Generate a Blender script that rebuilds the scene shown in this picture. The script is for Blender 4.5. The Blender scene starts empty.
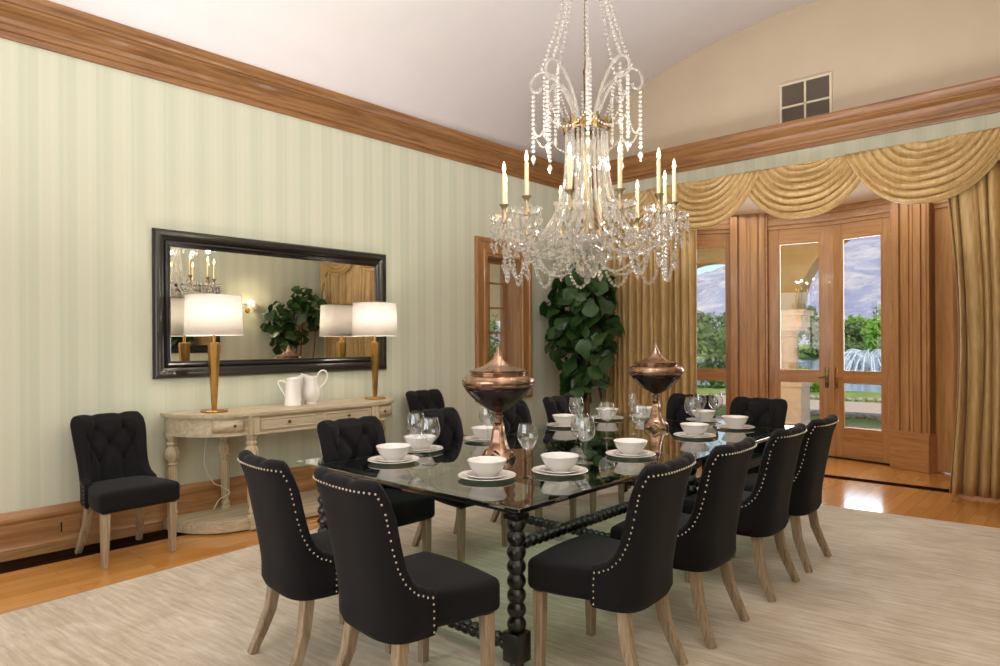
import bpy, bmesh, math, random
from mathutils import Vector, Matrix, noise
random.seed(7)
PI = math.pi
SC = bpy.context.scene
COL = SC.collection
R = math.radians

# ------------------------------------------------------------------ mesh builder
class MB:
    def __init__(s):
        s.v = []; s.f = []
    def add(s, verts, faces, M=None):
        o = len(s.v)
        if M is not None:
            verts = [M @ Vector(p) for p in verts]
        s.v += [tuple(p) for p in verts]
        s.f += [tuple(o + i for i in q) for q in faces]
    def box(s, x0, x1, y0, y1, z0, z1, M=None):
        v = [(x, y, z) for x in (x0, x1) for y in (y0, y1) for z in (z0, z1)]
        f = [(0, 1, 3, 2), (4, 6, 7, 5), (0, 4, 5, 1), (2, 3, 7, 6), (0, 2, 6, 4), (1, 5, 7, 3)]
        s.add(v, f, M)
    def bbox(s, x0, x1, y0, y1, z0, z1, b=0.006, M=None):
        """box with chamfered edges (rounded-box mapping)"""
        s.rbox(((x0+x1)/2, (y0+y1)/2, (z0+z1)/2), (abs(x1-x0), abs(y1-y0), abs(z1-z0)), b, 1, M=M)
    def rbox(s, c, size, r, n=3, flat=1, warp=None, M=None):
        """rounded box: n segments per rounded edge, flat segments across the faces"""
        h = [d/2 for d in size]; r = min(r, min(h)*0.999)
        def axis(hh):
            a = [-hh + r*(1-math.cos(PI/2*i/n)) for i in range(n)] 
            m = [(-hh+r) + (2*hh-2*r)*i/flat for i in range(flat+1)]
            return a + m + [-q for q in reversed(a)]
        ax = [axis(q) for q in h]
        idx = {}; verts = []; faces = []
        def vert(p):
            q = [max(-(h[i]-r), min(h[i]-r, p[i])) for i in range(3)]
            d = Vector([p[i]-q[i] for i in range(3)])
            if d.length > 1e-9:
                d = d.normalized()*r
            w = Vector(q)+d
            k = (round(w.x, 6), round(w.y, 6), round(w.z, 6))
            if k not in idx:
                idx[k] = len(verts)
                u = w
                if warp: u = Vector(warp(w))
                verts.append(Vector(c)+u)
            return idx[k]
        for a in range(3):
            b, d = (a+1) % 3, (a+2) % 3
            for sg in (-1, 1):
                for i in range(len(ax[b])-1):
                    for j in range(len(ax[d])-1):
                        q = []
                        for (ii, jj) in ((i, j), (i+1, j), (i+1, j+1), (i, j+1)):
                            p = [0, 0, 0]; p[a] = sg*h[a]; p[b] = ax[b][ii]; p[d] = ax[d][jj]
                            q.append(vert(p))
                        if sg < 0: q.reverse()
                        q2 = []
                        for k in q:
                            if k not in q2: q2.append(k)
                        if len(q2) > 2: faces.append(q2)
        s.add(verts, faces, M)
    def lathe(s, prof, seg=32, c=(0, 0, 0), M=None, close=False):
        v = []; f = []
        n = len(prof)
        for (r, z) in prof:
            for k in range(seg):
                a = 2*PI*k/seg
                v.append((c[0]+max(r, 1e-5)*math.cos(a), c[1]+max(r, 1e-5)*math.sin(a), c[2]+z))
        for i in range(n-1 if not close else n):
            for k in range(seg):
                i2 = (i+1) % n
                f.append((i*seg+k, i*seg+(k+1) % seg, i2*seg+(k+1) % seg, i2*seg+k))
        s.add(v, f, M)
    def tube(s, path, rad, seg=8, cap=True, M=None, square=False, up=None):
        P = [Vector(p) for p in path]; n = len(P)
        if not hasattr(rad, '__len__'): rad = [rad]*n
        v = []; f = []
        ref = Vector(up) if up else None
        for i in range(n):
            t = (P[min(i+1, n-1)]-P[max(i-1, 0)])
            if t.length < 1e-9: t = Vector((0, 0, 1))
            t.normalize()
            if ref is None:
                ref = Vector((0, 0, 1)) if abs(t.z) < 0.9 else Vector((1, 0, 0))
            a = (ref - t*ref.dot(t))
            if a.length < 1e-6: a = t.orthogonal()
            a.normalize()
            if not up: ref = a
            b = t.cross(a)
            if square:
                rr = rad[i]
                ra, rb = rr if hasattr(rr, '__len__') else (rr, rr)
                ch = 0.18
                pts = []
                for (sx, sy) in ((1, 1), (-1, 1), (-1, -1), (1, -1)):
                    o1 = (sx*(1-ch), sy); o2 = (sx, sy*(1-ch))
                    pts += [o2, o1] if sx*sy > 0 else [o1, o2]
                for (u, w) in pts: v.append(P[i]+a*u*ra+b*w*rb)
            else:
                for k in range(seg):
                    th = 2*PI*k/seg
                    v.append(P[i]+(a*math.cos(th)+b*math.sin(th))*rad[i])
        m = 8 if square else seg
        for i in range(n-1):
            for k in range(m):
                f.append((i*m+k, i*m+(k+1) % m, (i+1)*m+(k+1) % m, (i+1)*m+k))
        if cap:
            f.append(tuple(reversed(range(m)))); f.append(tuple((n-1)*m+k for k in range(m)))
        s.add(v, f, M)
    def grid(s, fn, nu, nv, cu=False, cv=False, M=None):
        v = []; f = []
        for i in range(nu):
            for j in range(nv):
                v.append(fn(i, j))
        for i in range(nu if cu else nu-1):
            for j in range(nv if cv else nv-1):
                i2, j2 = (i+1) % nu, (j+1) % nv
                f.append((i*nv+j, i2*nv+j, i2*nv+j2, i*nv+j2))
        s.add(v, f, M)
    def ball(s, c, r, seg=8, rings=5, M=None, sz=1.0):
        prof = [(r*math.sin(PI*i/rings), -r*sz*math.cos(PI*i/rings)) for i in range(rings+1)]
        s.lathe(prof, seg, c, M)
    def crystal(s, c, r, h, seg=6):
        s.lathe([(0, -h*0.62), (r, 0), (r*0.55, h*0.28), (0, h*0.38)], seg, c)
    def prism(s, pts, h0, h1, M=None):
        """polygon pts (x,y) extruded from z=h0..h1"""
        n = len(pts)
        v = [(p[0], p[1], h0) for p in pts]+[(p[0], p[1], h1) for p in pts]
        f = [tuple(reversed(range(n))), tuple(range(n, 2*n))]
        f += [(k, (k+1) % n, n+(k+1) % n, n+k) for k in range(n)]
        s.add(v, f, M)
    def build(s, name, mat, parent=None, smooth=False, sharp=None, solid=None, sub=0, weld=False):
        me = bpy.data.meshes.new(name)
        me.from_pydata(s.v, [], s.f)
        bm = bmesh.new(); bm.from_mesh(me)
        if weld: bmesh.ops.remove_doubles(bm, verts=bm.verts, dist=1e-5)
        bmesh.ops.recalc_face_normals(bm, faces=bm.faces)
        for fc in bm.faces: fc.smooth = bool(smooth)
        if smooth:
            an = R(sharp if sharp else 40)
            for e in bm.edges:
                if len(e.link_faces) == 2 and e.calc_face_angle(0) > an: e.smooth = False
        bm.to_mesh(me); bm.free()
        me.materials.append(mat)
        o = bpy.data.objects.new(name, me); COL.objects.link(o)
        if parent is not None: o.parent = parent
        if solid:
            m = o.modifiers.new('solid', 'SOLIDIFY'); m.thickness = solid; m.offset = 0
        if sub:
            m = o.modifiers.new('sub', 'SUBSURF'); m.levels = sub; m.render_levels = sub
        return o

def tag(o, label=None, cat=None, group=None, kind=None):
    if label: o['label'] = label
    if cat: o['category'] = cat
    if group: o['group'] = group
    if kind: o['kind'] = kind
    return o

def thing(name, label, cat, loc=(0, 0, 0), rz=0, group=None, kind=None):
    o = bpy.data.objects.new(name, None); COL.objects.link(o)
    o.empty_display_size = 0.1
    o.location = loc; o.rotation_euler = (0, 0, rz)
    return tag(o, label, cat, group, kind)

def children(o): return [c for c in bpy.data.objects if c.parent == o]

def dup(root, loc=None, rz=None, label=None, group=None):
    def rec(o, p):
        c = o.copy(); COL.objects.link(c); c.parent = p
        for ch in children(o): rec(ch, c)
        return c
    c = rec(root, None)
    if loc is not None: c.location = loc
    if rz is not None: c.rotation_euler = (0, 0, rz)
    if label: c['label'] = label
    if group: c['group'] = group
    return c

def child_copy(o, parent, rz=0, loc=None):
    c = o.copy(); COL.objects.link(c); c.parent = parent
    c.rotation_euler = (o.rotation_euler[0], o.rotation_euler[1], rz)
    if loc is not None: c.location = loc
    for ch in children(o):
        d = ch.copy(); COL.objects.link(d); d.parent = c
    return c

# ------------------------------------------------------------------ materials
def lin(c):
    def f(x):
        x /= 255.0
        return x/12.92 if x <= 0.04045 else ((x+0.055)/1.055)**2.4
    return (f(c[0]), f(c[1]), f(c[2]), 1)

class NT:
    def __init__(s, name):
        s.m = bpy.data.materials.new(name); s.m.use_nodes = True
        s.t = s.m.node_tree; s.t.nodes.clear()
        s.out = s.n('ShaderNodeOutputMaterial')
    def n(s, typ, **kw):
        o = s.t.nodes.new(typ)
        for k, v in kw.items():
            if k in o.inputs.keys(): o.inputs[k].default_value = v
            else: setattr(o, k, v)
        return o
    def l(s, a, b): s.t.links.new(a, b)
    def coord(s, scale=(1, 1, 1), rot=(0, 0, 0), kind='Object'):
        c = s.n('ShaderNodeTexCoord'); m = s.n('ShaderNodeMapping')
        m.inputs['Scale'].default_value = scale; m.inputs['Rotation'].default_value = rot
        s.l(c.outputs[kind], m.inputs['Vector']); return m.outputs['Vector']
    def noise(s, vec, scale=5, detail=4, rough=0.5, dist=0):
        n = s.n('ShaderNodeTexNoise'); n.inputs['Scale'].default_value = scale; n.inputs['Detail'].default_value = detail
        n.inputs['Roughness'].default_value = rough; n.inputs['Distortion'].default_value = dist
        s.l(vec, n.inputs['Vector']); return n.outputs['Fac']
    def ramp(s, fac, stops, interp='LINEAR'):
        r = s.n('ShaderNodeValToRGB'); cr = r.color_ramp; cr.interpolation = interp
        while len(cr.elements) < len(stops): cr.elements.new(0.5)
        for e, (p, c) in zip(cr.elements, stops): e.position = p; e.color = c
        s.l(fac, r.inputs['Fac']); return r.outputs['Color']
    def mix(s, fac, a, b, blend='MIX'):
        m = s.n('ShaderNodeMix', data_type='RGBA', blend_type=blend)
        for sock, val in ((m.inputs[0], fac), (m.inputs[6], a), (m.inputs[7], b)):
            if isinstance(val, (int, float)): sock.default_value = val
            elif isinstance(val, tuple): sock.default_value = val
            else: s.l(val, sock)
        return m.outputs[2]
    def math(s, op, a, b=None):
        m = s.n('ShaderNodeMath', operation=op)
        for i, v in enumerate((a, b)):
            if v is None: continue
            if isinstance(v, (int, float)): m.inputs[i].default_value = v
            else: s.l(v, m.inputs[i])
        return m.outputs[0]
    def bump(s, h, strength=0.2, dist=0.01):
        b = s.n('ShaderNodeBump'); b.inputs['Strength'].default_value = strength; b.inputs['Distance'].default_value = dist
        s.l(h, b.inputs['Height']); return b.outputs['Normal']
    def bsdf(s, color=None, rough=0.5, metal=0, normal=None, **kw):
        p = s.n('ShaderNodeBsdfPrincipled')
        if isinstance(color, tuple): p.inputs['Base Color'].default_value = color
        elif color is not None: s.l(color, p.inputs['Base Color'])
        if isinstance(rough, (int, float)): p.inputs['Roughness'].default_value = rough
        else: s.l(rough, p.inputs['Roughness'])
        p.inputs['Metallic'].default_value = metal
        if normal is not None: s.l(normal, p.inputs['Normal'])
        for k, v in kw.items(): p.inputs[k.replace('_', ' ')].default_value = v
        s.l(p.outputs[0], s.out.inputs['Surface']); return p

def plain(name, rgb, rough=0.5, metal=0, nscale=0, namt=0.06, bump=0, **kw):
    t = NT(name); c = lin(rgb)
    if nscale:
        v = t.coord(); f = t.noise(v, nscale, 5)
        dk = tuple(x*(1-namt) for x in c[:3])+(1,); lt = tuple(min(1, x*(1+namt)) for x in c[:3])+(1,)
        col = t.ramp(f, [(0.3, dk), (0.7, lt)])
        t.bsdf(col, rough, metal, t.bump(f, bump, 0.004) if bump else None, **kw)
    else:
        t.bsdf(c, rough, metal, None, **kw)
    return t.m

def wood(name, a, b, c, axis='y', rough=0.35, scale=1.0, coat=0.0, bump=0.05):
    """grain runs along axis"""
    t = NT(name)
    st = {'x': (0.6, 9, 9), 'y': (9, 0.6, 9), 'z': (9, 9, 0.6)}[axis]
    v = t.coord(tuple(q*scale for q in st))
    f = t.noise(v, 2.2, 6, 0.6, 1.2)
    v2 = t.coord(tuple(q*scale*5 for q in st)); f2 = t.noise(v2, 3, 3, 0.6)
    col = t.ramp(f, [(0.28, lin(a)), (0.5, lin(b)), (0.75, lin(c))])
    col = t.mix(t.math('MULTIPLY', f2, 0.35), col, lin(a))
    t.bsdf(col, rough, 0, t.bump(f2, bump, 0.003), Coat_Weight=coat, Coat_Roughness=0.1)
    return t.m

HA, HB, HC = (134, 94, 56), (170, 124, 78), (194, 150, 102)
M = {}
for ax in 'xyz': M['honey_'+ax] = wood('honey_wood_'+ax, HA, HB, HC, ax, 0.38, coat=0.15)
for ax in 'xyz': M['door_'+ax] = wood('door_wood_'+ax, (158, 112, 70), (190, 142, 92), (208, 164, 114), ax, 0.35, coat=0.2)
for ax in 'xy': M['crown_'+ax] = wood('crown_wood_'+ax, (108, 72, 40), (148, 102, 58), (172, 126, 78), ax, 0.4, coat=0.1)
M['oak_leg'] = wood('weathered_oak', (118, 98, 74), (164, 142, 114), (194, 174, 146), 'z', 0.55, scale=2.2, bump=0.2)
M['console'] = wood('limed_wood', (158, 142, 114), (196, 180, 150), (216, 204, 178), 'y', 0.5, scale=1.3, bump=0.12)
M['console_z'] = wood('limed_wood_turned', (160, 142, 112), (198, 182, 150), (216, 204, 178), 'z', 0.5, scale=1.3, bump=0.12)
M['ebony'] = plain('ebonised_wood', (16, 14, 13), 0.28, 0, 14, 0.3, 0.1, Coat_Weight=0.3)
M['mirror_frame'] = plain('espresso_lacquer', (20, 15, 13), 0.28, 0, 9, 0.25, 0, Coat_Weight=0.25, Coat_Roughness=0.08)
M['mirror'] = plain('mirror_silver', (236, 234, 226), 0.01, 1.0)
M['ceiling'] = plain('ceiling_plaster', (242, 238, 240), 0.9, 0, 3, 0.015)
M['lunette'] = plain('lunette_plaster', (200, 182, 158), 0.9, 0, 2.5, 0.03)
M['soffit'] = plain('soffit_plaster', (236, 228, 214), 0.9, 0, 3, 0.02)
M['porcelain'] = plain('white_porcelain', (238, 232, 226), 0.18, 0, 4, 0.01, 0, Coat_Weight=0.3)
M['brass'] = plain('antique_brass', (186, 142, 78), 0.3, 1.0, 12, 0.2)
M['gilt'] = plain('dark_gilt', (116, 96, 66), 0.38, 1.0, 30, 0.35, 0.2)
M['nail'] = plain('nickel_nail', (226, 222, 216), 0.25, 1.0)
M['pale_brass'] = plain('pale_brass', (170, 154, 122), 0.35, 0.9, 12, 0.15)
M['candle'] = plain('ivory_candle', (218, 198, 160), 0.5, 0, 6, 0.03, 0, Subsurface_Weight=0.2)
M['copper_glass'] = None
M['black_metal'] = plain('black_metal', (22, 20, 18), 0.4, 0.6)
M['cord'] = plain('white_cord', (226, 220, 206), 0.5)
M['stone'] = plain('cream_stone', (242, 236, 222), 0.8, 0, 8, 0.08, 0.3)
M['arcade'] = plain('ochre_stucco', (196, 182, 142), 0.9, 0, 5, 0.06, 0.2)
M['neighbour'] = plain('pale_stucco', (250, 240, 232), 0.9, 0, 5, 0.04, 0.2)
M['paving'] = plain('porch_paving', (206, 184, 158), 0.8, 0, 3, 0.12, 0.2)
M['path'] = plain('gravel_path', (222, 196, 172), 0.9, 0, 10, 0.1, 0.3)
M['grass'] = plain('lawn_grass', (156, 172, 78), 0.9, 0, 1.3, 0.3, 0.5)
M['rock'] = plain('river_rock', (176, 166, 156), 0.85, 0, 5, 0.3, 0.4)
M['trunk'] = plain('bark', (104, 80, 60), 0.9, 0, 12, 0.3, 0.5)
M['soil'] = plain('soil', (52, 40, 30), 0.95, 0, 20, 0.3, 0.5)
M['pot'] = plain('terracotta_glaze', (92, 74, 58), 0.45, 0, 6, 0.15)
M['vent'] = plain('vent_metal', (216, 202, 176), 0.5, 0.1, 6, 0.03)
M['vent_dark'] = plain('vent_recess', (96, 86, 76), 0.6)
M['dark_strip'] = wood('walnut_strip', (30, 18, 12), (44, 27, 18), (60, 38, 26), 'y', 0.5)
for _n in M['dark_strip'].node_tree.nodes:
    if _n.type == 'BSDF_PRINCIPLED': _n.inputs['Specular IOR Level'].default_value = 0.0

def m_wallpaper():
    t = NT('striped_wallpaper')
    c = t.n('ShaderNodeTexCoord'); sp = t.n('ShaderNodeSeparateXYZ'); t.l(c.outputs['Object'], sp.inputs[0])
    g = t.n('ShaderNodeNewGeometry'); sn = t.n('ShaderNodeSeparateXYZ'); t.l(g.outputs['True Normal'], sn.inputs[0])
    ax = t.math('GREATER_THAN', t.math('ABSOLUTE', sn.outputs['X']), 0.5)
    u = t.math('ADD', t.math('MULTIPLY', sp.outputs['Y'], ax), t.math('MULTIPLY', sp.outputs['X'], t.math('SUBTRACT', 1.0, ax)))
    fr = t.math('FRACT', t.math('DIVIDE', u, 0.245))
    s1 = t.ramp(fr, [(0.0, (0, 0, 0, 1)), (0.47, (0, 0, 0, 1)), (0.5, (1, 1, 1, 1)), (0.97, (1, 1, 1, 1)), (1.0, (0, 0, 0, 1))])
    fr2 = t.math('FRACT', t.math('DIVIDE', u, 0.08))
    s2 = t.math('GREATER_THAN', fr2, 0.7)
    v = t.coord((1, 1, 0.2)); nz = t.noise(v, 60, 2)
    col = t.mix(s1, lin((201, 204, 183)), lin((209, 210, 190)))
    col = t.mix(t.math('MULTIPLY', s2, 0.16), col, lin((224, 222, 204)))
    col = t.mix(t.math('MULTIPLY', nz, 0.1), col, lin((190, 190, 166)))
    t.bsdf(col, 0.62, 0, None, Specular_IOR_Level=0.3)
    return t.m
M['wallpaper'] = m_wallpaper()

def m_floor():
    t = NT('oak_floorboards')
    v = t.coord((1, 1, 1), (0, 0, PI/2))
    b = t.n('ShaderNodeTexBrick'); t.l(v, b.inputs['Vector'])
    b.inputs['Scale'].default_value = 1; b.inputs['Brick Width'].default_value = 1.3; b.inputs['Row Height'].default_value = 0.11
    b.inputs['Mortar Size'].default_value = 0.0012; b.inputs['Mortar Smooth'].default_value = 0.3; b.offset = 0.37
    b.inputs['Color1'].default_value = lin((190, 124, 54)); b.inputs['Color2'].default_value = lin((220, 160, 82)); b.inputs['Mortar'].default_value = lin((96, 54, 22))
    g = t.noise(t.coord((11, 0.7, 1)), 2.6, 6, 0.6, 1.0)
    col = t.mix(t.math('MULTIPLY', g, 0.55), b.outputs['Color'], lin((168, 102, 44)))
    big = t.noise(t.coord(), 1.4, 2)
    col = t.mix(t.math('MULTIPLY', big, 0.25), col, lin((226, 168, 92)))
    t.bsdf(col, 0.16, 0, t.bump(b.outputs['Fac'], 0.05, 0.002), Coat_Weight=0.5, Coat_Roughness=0.06)
    return t.m
M['floor'] = m_floor()

def m_rug():
    t = NT('silk_rug')
    a = t.noise(t.coord((0.9, 9, 1)), 4.0, 6, 0.65, 0.6)
    b = t.noise(t.coord((1.2, 1.2, 1)), 2.2, 6, 0.62, 0.8)
    c = t.noise(t.coord((5, 60, 1)), 5.0, 3)
    col = t.ramp(b, [(0.34, lin((174, 150, 118))), (0.5, lin((204, 186, 160))), (0.66, lin((226, 214, 196)))])
    col2 = t.ramp(a, [(0.34, lin((160, 138, 112))), (0.5, lin((198, 180, 154))), (0.66, lin((226, 214, 196)))])
    col = t.mix(0.6, col, col2)
    col = t.mix(t.math('MULTIPLY', c, 0.3), col, lin((178, 160, 134)))
    t.bsdf(col, 0.85, 0, t.bump(c, 0.25, 0.004), Sheen_Weight=0.25)
    return t.m
M['rug'] = m_rug()

def m_fabric():
    t = NT('black_linen')
    v = t.coord(); n = t.noise(v, 420, 2)
    col = t.ramp(n, [(0.3, lin((14, 12, 13))), (0.7, lin((23, 20, 22)))])
    t.bsdf(col, 0.85, 0, t.bump(n, 0.25, 0.001), Sheen_Weight=0.05, Sheen_Roughness=0.5, Specular_IOR_Level=0.2)
    return t.m
M['fabric'] = m_fabric()

def m_silk(name, a, b):
    t = NT(name)
    n = t.noise(t.coord((6, 6, 0.8)), 6, 5, 0.6, 0.5); n2 = t.noise(t.coord((90, 90, 160)), 4, 2)
    col = t.ramp(n, [(0.3, lin(a)), (0.7, lin(b))])
    t.bsdf(col, 0.42, 0, t.bump(n2, 0.12, 0.002), Sheen_Weight=0.1, Sheen_Roughness=0.4, Specular_IOR_Level=0.35)
    return t.m
M['silk'] = m_silk('gold_silk', (168, 136, 86), (200, 168, 116))

def m_shade():
    t = NT('linen_shade')
    v = t.coord((1, 1, 1)); n = t.noise(t.coord((60, 60, 220)), 3, 3)
    col = t.ramp(n, [(0.3, lin((238, 232, 226))), (0.7, lin((250, 247, 243)))])
    d = t.n('ShaderNodeBsdfDiffuse'); tr = t.n('ShaderNodeBsdfTranslucent'); mx = t.n('ShaderNodeMixShader')
    t.l(col, d.inputs['Color']); t.l(col, tr.inputs['Color']); mx.inputs[0].default_value = 0.4
    t.l(d.outputs[0], mx.inputs[1]); t.l(tr.outputs[0], mx.inputs[2]); t.l(mx.outputs[0], t.out.inputs['Surface'])
    return t.m
M['shade'] = m_shade()

def m_thin(name, tint, ior=1.5, gl=(1, 1, 1, 1), rough=0.0, extra=0.0):
    """clear sheet glass: tinted transmission plus Fresnel reflection"""
    t = NT(name)
    fr = t.n('ShaderNodeFresnel'); fr.inputs['IOR'].default_value = ior
    tr = t.n('ShaderNodeBsdfTransparent'); tr.inputs['Color'].default_value = tint
    g = t.n('ShaderNodeBsdfGlossy'); g.inputs['Color'].default_value = gl; g.inputs['Roughness'].default_value = rough
    mx = t.n('ShaderNodeMixShader')
    geo = t.n('ShaderNodeNewGeometry')
    f = t.math('DIVIDE', t.math('MULTIPLY', fr.outputs[0], 2.0), t.math('ADD', fr.outputs[0], 1.0))   # both faces of the sheet
    if extra: f = t.math('ADD', f, extra)
    f = t.math('MULTIPLY', f, t.math('SUBTRACT', 1.0, geo.outputs['Backfacing']))
    t.l(f, mx.inputs[0]); t.l(tr.outputs[0], mx.inputs[1]); t.l(g.outputs[0], mx.inputs[2])
    t.l(mx.outputs[0], t.out.inputs['Surface'])
    return t.m
M['pane'] = m_thin('window_glass', (0.985, 0.99, 0.985, 1), 1.4)
M['table_glass'] = m_thin('table_glass', (0.72, 0.87, 0.81, 1), 1.85)
M['wine_glass'] = m_thin('wine_glass', (0.97, 0.975, 0.975, 1), 1.45, extra=0.10)

def m_crystal(name, w=0.3, tint=(0.96, 0.95, 0.93, 1)):
    t = NT(name)
    g = t.n('ShaderNodeBsdfGlass'); g.inputs['IOR'].default_value = 1.55; g.inputs['Color'].default_value = tint
    tr = t.n('ShaderNodeBsdfTransparent'); tr.inputs['Color'].default_value = tint
    d = t.n('ShaderNodeBsdfTranslucent'); d.inputs['Color'].default_value = (0.95, 0.93, 0.9, 1)
    d2 = t.n('ShaderNodeBsdfDiffuse'); d2.inputs['Color'].default_value = (0.95, 0.93, 0.9, 1)
    a = t.n('ShaderNodeMixShader'); a.inputs[0].default_value = 0.45
    t.l(g.outputs[0], a.inputs[1]); t.l(tr.outputs[0], a.inputs[2])
    b = t.n('ShaderNodeMixShader'); b.inputs[0].default_value = 0.5
    t.l(d.outputs[0], b.inputs[1]); t.l(d2.outputs[0], b.inputs[2])
    c = t.n('ShaderNodeMixShader'); c.inputs[0].default_value = w
    t.l(a.outputs[0], c.inputs[1]); t.l(b.outputs[0], c.inputs[2]); t.l(c.outputs[0], t.out.inputs['Surface'])
    return t.m
M['crystal'] = m_crystal('cut_crystal', 0.13)
M['rod_glass'] = m_crystal('glass_rod', 0.10)

M['bead'] = m_crystal('crystal_bead', 0.2)
M['dish_glass'] = m_crystal('dish_glass', 0.05)
def m_copper(name, a, b, rough):
    t = NT(name)
    v = t.coord((1, 1, 1)); w = t.n('ShaderNodeTexVoronoi'); t.l(v, w.inputs['Vector']); w.inputs['Scale'].default_value = 22
    n = t.noise(v, 9, 4)
    col = t.ramp(n, [(0.3, lin(a)), (0.7, lin(b))])
    t.bsdf(col, rough, 0.9, t.bump(w.outputs['Distance'], 0.25, 0.01), Coat_Weight=0.4)
    return t.m
M['copper_glass'] = m_copper('copper_mercury_glass', (142, 106, 84), (188, 152, 126), 0.2)
M['plum_glass'] = m_copper('plum_mercury_glass', (40, 28, 32), (76, 52, 52), 0.15)

def m_emit(name, rgb, s):
    t = NT(name); e = t.n('ShaderNodeEmission'); e.inputs['Color'].default_value = lin(rgb); e.inputs['Strength'].default_value = s
    t.l(e.outputs[0], t.out.inputs['Surface']); return t.m
M['flame'] = m_emit('candle_bulb', (255, 226, 170), 9)

def m_leaf(name, a, b, rough=0.4, tr=0.2):
    t = NT(name); n = t.noise(t.coord(), 5, 3)
    oi = t.n('ShaderNodeNewGeometry')
    col = t.mix(t.math('MULTIPLY', oi.outputs['Random Per Island'], 0.9), t.ramp(n, [(0.3, lin(a)), (0.7, lin(b))]), lin(b))
    p = t.bsdf(col, rough, 0)
    d = t.n('ShaderNodeBsdfTranslucent'); t.l(col, d.inputs['Color'])
    mx = t.n('ShaderNodeMixShader'); mx.inputs[0].default_value = tr
    t.l(p.outputs[0], mx.inputs[1]); t.l(d.outputs[0], mx.inputs[2]); t.l(mx.outputs[0], t.out.inputs['Surface'])
    return t.m
M['fig_leaf'] = m_leaf('fig_leaf', (26, 50, 24), (52, 86, 40), 0.36, 0.08)
M['tree_a'] = m_leaf('tree_leaf_bright', (104, 150, 40), (150, 190, 70), 0.6, 0.3)
M['tree_b'] = m_leaf('tree_leaf_mid', (76, 104, 48), (116, 142, 76), 0.6, 0.25)
M['tree_c'] = m_leaf('tree_leaf_grey', (112, 120, 84), (152, 156, 112), 0.6, 0.25)
M['pink_leaf'] = m_leaf('bougainvillea', (206, 90, 130), (226, 140, 166), 0.6, 0.3)

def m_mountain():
    t = NT('haze_tinted_mountain')
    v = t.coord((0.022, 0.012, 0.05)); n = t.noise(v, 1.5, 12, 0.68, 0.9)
    col = t.ramp(n, [(0.32, lin((150, 152, 180))), (0.46, lin((172, 170, 190))), (0.58, lin((206, 196, 200))), (0.72, lin((228, 218, 214)))])  # pale lavender stops put distance haze into the rock colour
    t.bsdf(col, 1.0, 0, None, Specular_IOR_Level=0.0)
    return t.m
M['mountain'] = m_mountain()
def m_water():
    t = NT('pond_water'); n = t.noise(t.coord((1, 3, 1)), 3, 4)
    t.bsdf(lin((150, 168, 190)), 0.12, 0, t.bump(n, 0.25, 0.05)); return t.m
M['water'] = m_water()
M['spray'] = plain('fountain_spray', (248, 250, 252), 0.6, 0, 20, 0.02, 0, Alpha=0.75)

# ------------------------------------------------------------------ camera
cam = bpy.data.cameras.new('camera'); co = bpy.data.objects.new('camera', cam); COL.objects.link(co)
FPX = 672.0; yaw = R(42.3); roll = R(-0.3)
cam.sensor_width = 36; cam.lens = 36*FPX/1000; cam.clip_start = 0.05; cam.clip_end = 5000
d = Vector((-math.sin(yaw), math.cos(yaw), 0)); r0 = Vector((math.cos(yaw), math.sin(yaw), 0)); u0 = Vector((0, 0, 1))
rr = math.cos(roll)*r0+math.sin(roll)*u0; uu = math.cos(roll)*u0-math.sin(roll)*r0
co.matrix_world = Matrix(((rr.x, uu.x, -d.x, 0), (rr.y, uu.y, -d.y, 0), (rr.z, uu.z, -d.z, 1.5), (0, 0, 0, 1)))
cam.shift_y = (342-333)/1000.0
SC.camera = co

# ------------------------------------------------------------------ room constants
XL, XR, YB, YN = -5.68, 0.68, 7.8, -1.7
AX = (XL+XR)/2
CZ0, CZ1 = 3.625, 3.91
OX0, OX1, OZ = -4.62, -0.62, 3.25       # bay opening in the far wall
def struct(o, label, cat, **k): return tag(o, label, cat, kind='structure', **k)

def vault(x):
    a = (XR-XL)/2+0.02
    t = min(1, abs(x-AX)/a)
    return 3.86+1.36*(1-t**1.8)**(1/1.8)

# floor
b = MB(); b.box(XL-0.2, XR+0.2, YN-0.2, 10.0, -0.08, 0.0)
struct(b.build('floor', M['floor']), 'glossy honey oak plank floor around the rug', 'floor')
# dark inlay strips
b = MB(); b.box(XL+0.028, XL+0.30, YN+0.03, YB-0.03, 0, 0.003)
struct(b.build('trim_1', M['dark_strip']), 'dark walnut border strip in the floor along the mirror wall', 'floor inlay')
b = MB(); b.box(OX0+0.02, OX1-0.02, YB+0.03, YB+0.19, 0, 0.003)
struct(b.build('trim_2', M['dark_strip']), 'dark walnut border strip in the floor before the garden doors', 'floor inlay')
# walls
WY0, WY1, WZ0, WZ1 = 5.99, 6.64, 0.98, 2.58
def hole_wall_x(mb, x0, x1, y0, y1, z0, z1, hy0, hy1, hz0, hz1):
    mb.box(x0, x1, y0, hy0, z0, z1); mb.box(x0, x1, hy1, y1, z0, z1)
    mb.box(x0, x1, hy0, hy1, z0, hz0); mb.box(x0, x1, hy0, hy1, hz1, z1)
b = MB(); hole_wall_x(b, XL-0.35, XL, YN-0.2, YB+0.2, 0, 4.0, WY0, WY1, WZ0, WZ1)
struct(b.build('wall_left', M['wallpaper']), 'pale green striped wall behind the console table', 'wall')
b = MB(); b.box(XR, XR+0.2, YN-0.2, YB+0.2, 0, 4.0)
struct(b.build('wall_right', M['wallpaper']), 'pale green striped wall seen in the mirror, with a lit sconce', 'wall')
b = MB()
b.box(XL, OX0, YB, YB+0.2, 0, 3.8); b.box(OX1, XR, YB, YB+0.2, 0, 3.8); b.box(OX0, OX1, YB, YB+0.2, OZ, 3.8)
struct(b.build('wall_back', M['wallpaper']), 'pale green striped end wall above the gold swags', 'wall')
b = MB(); N = 48
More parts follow.
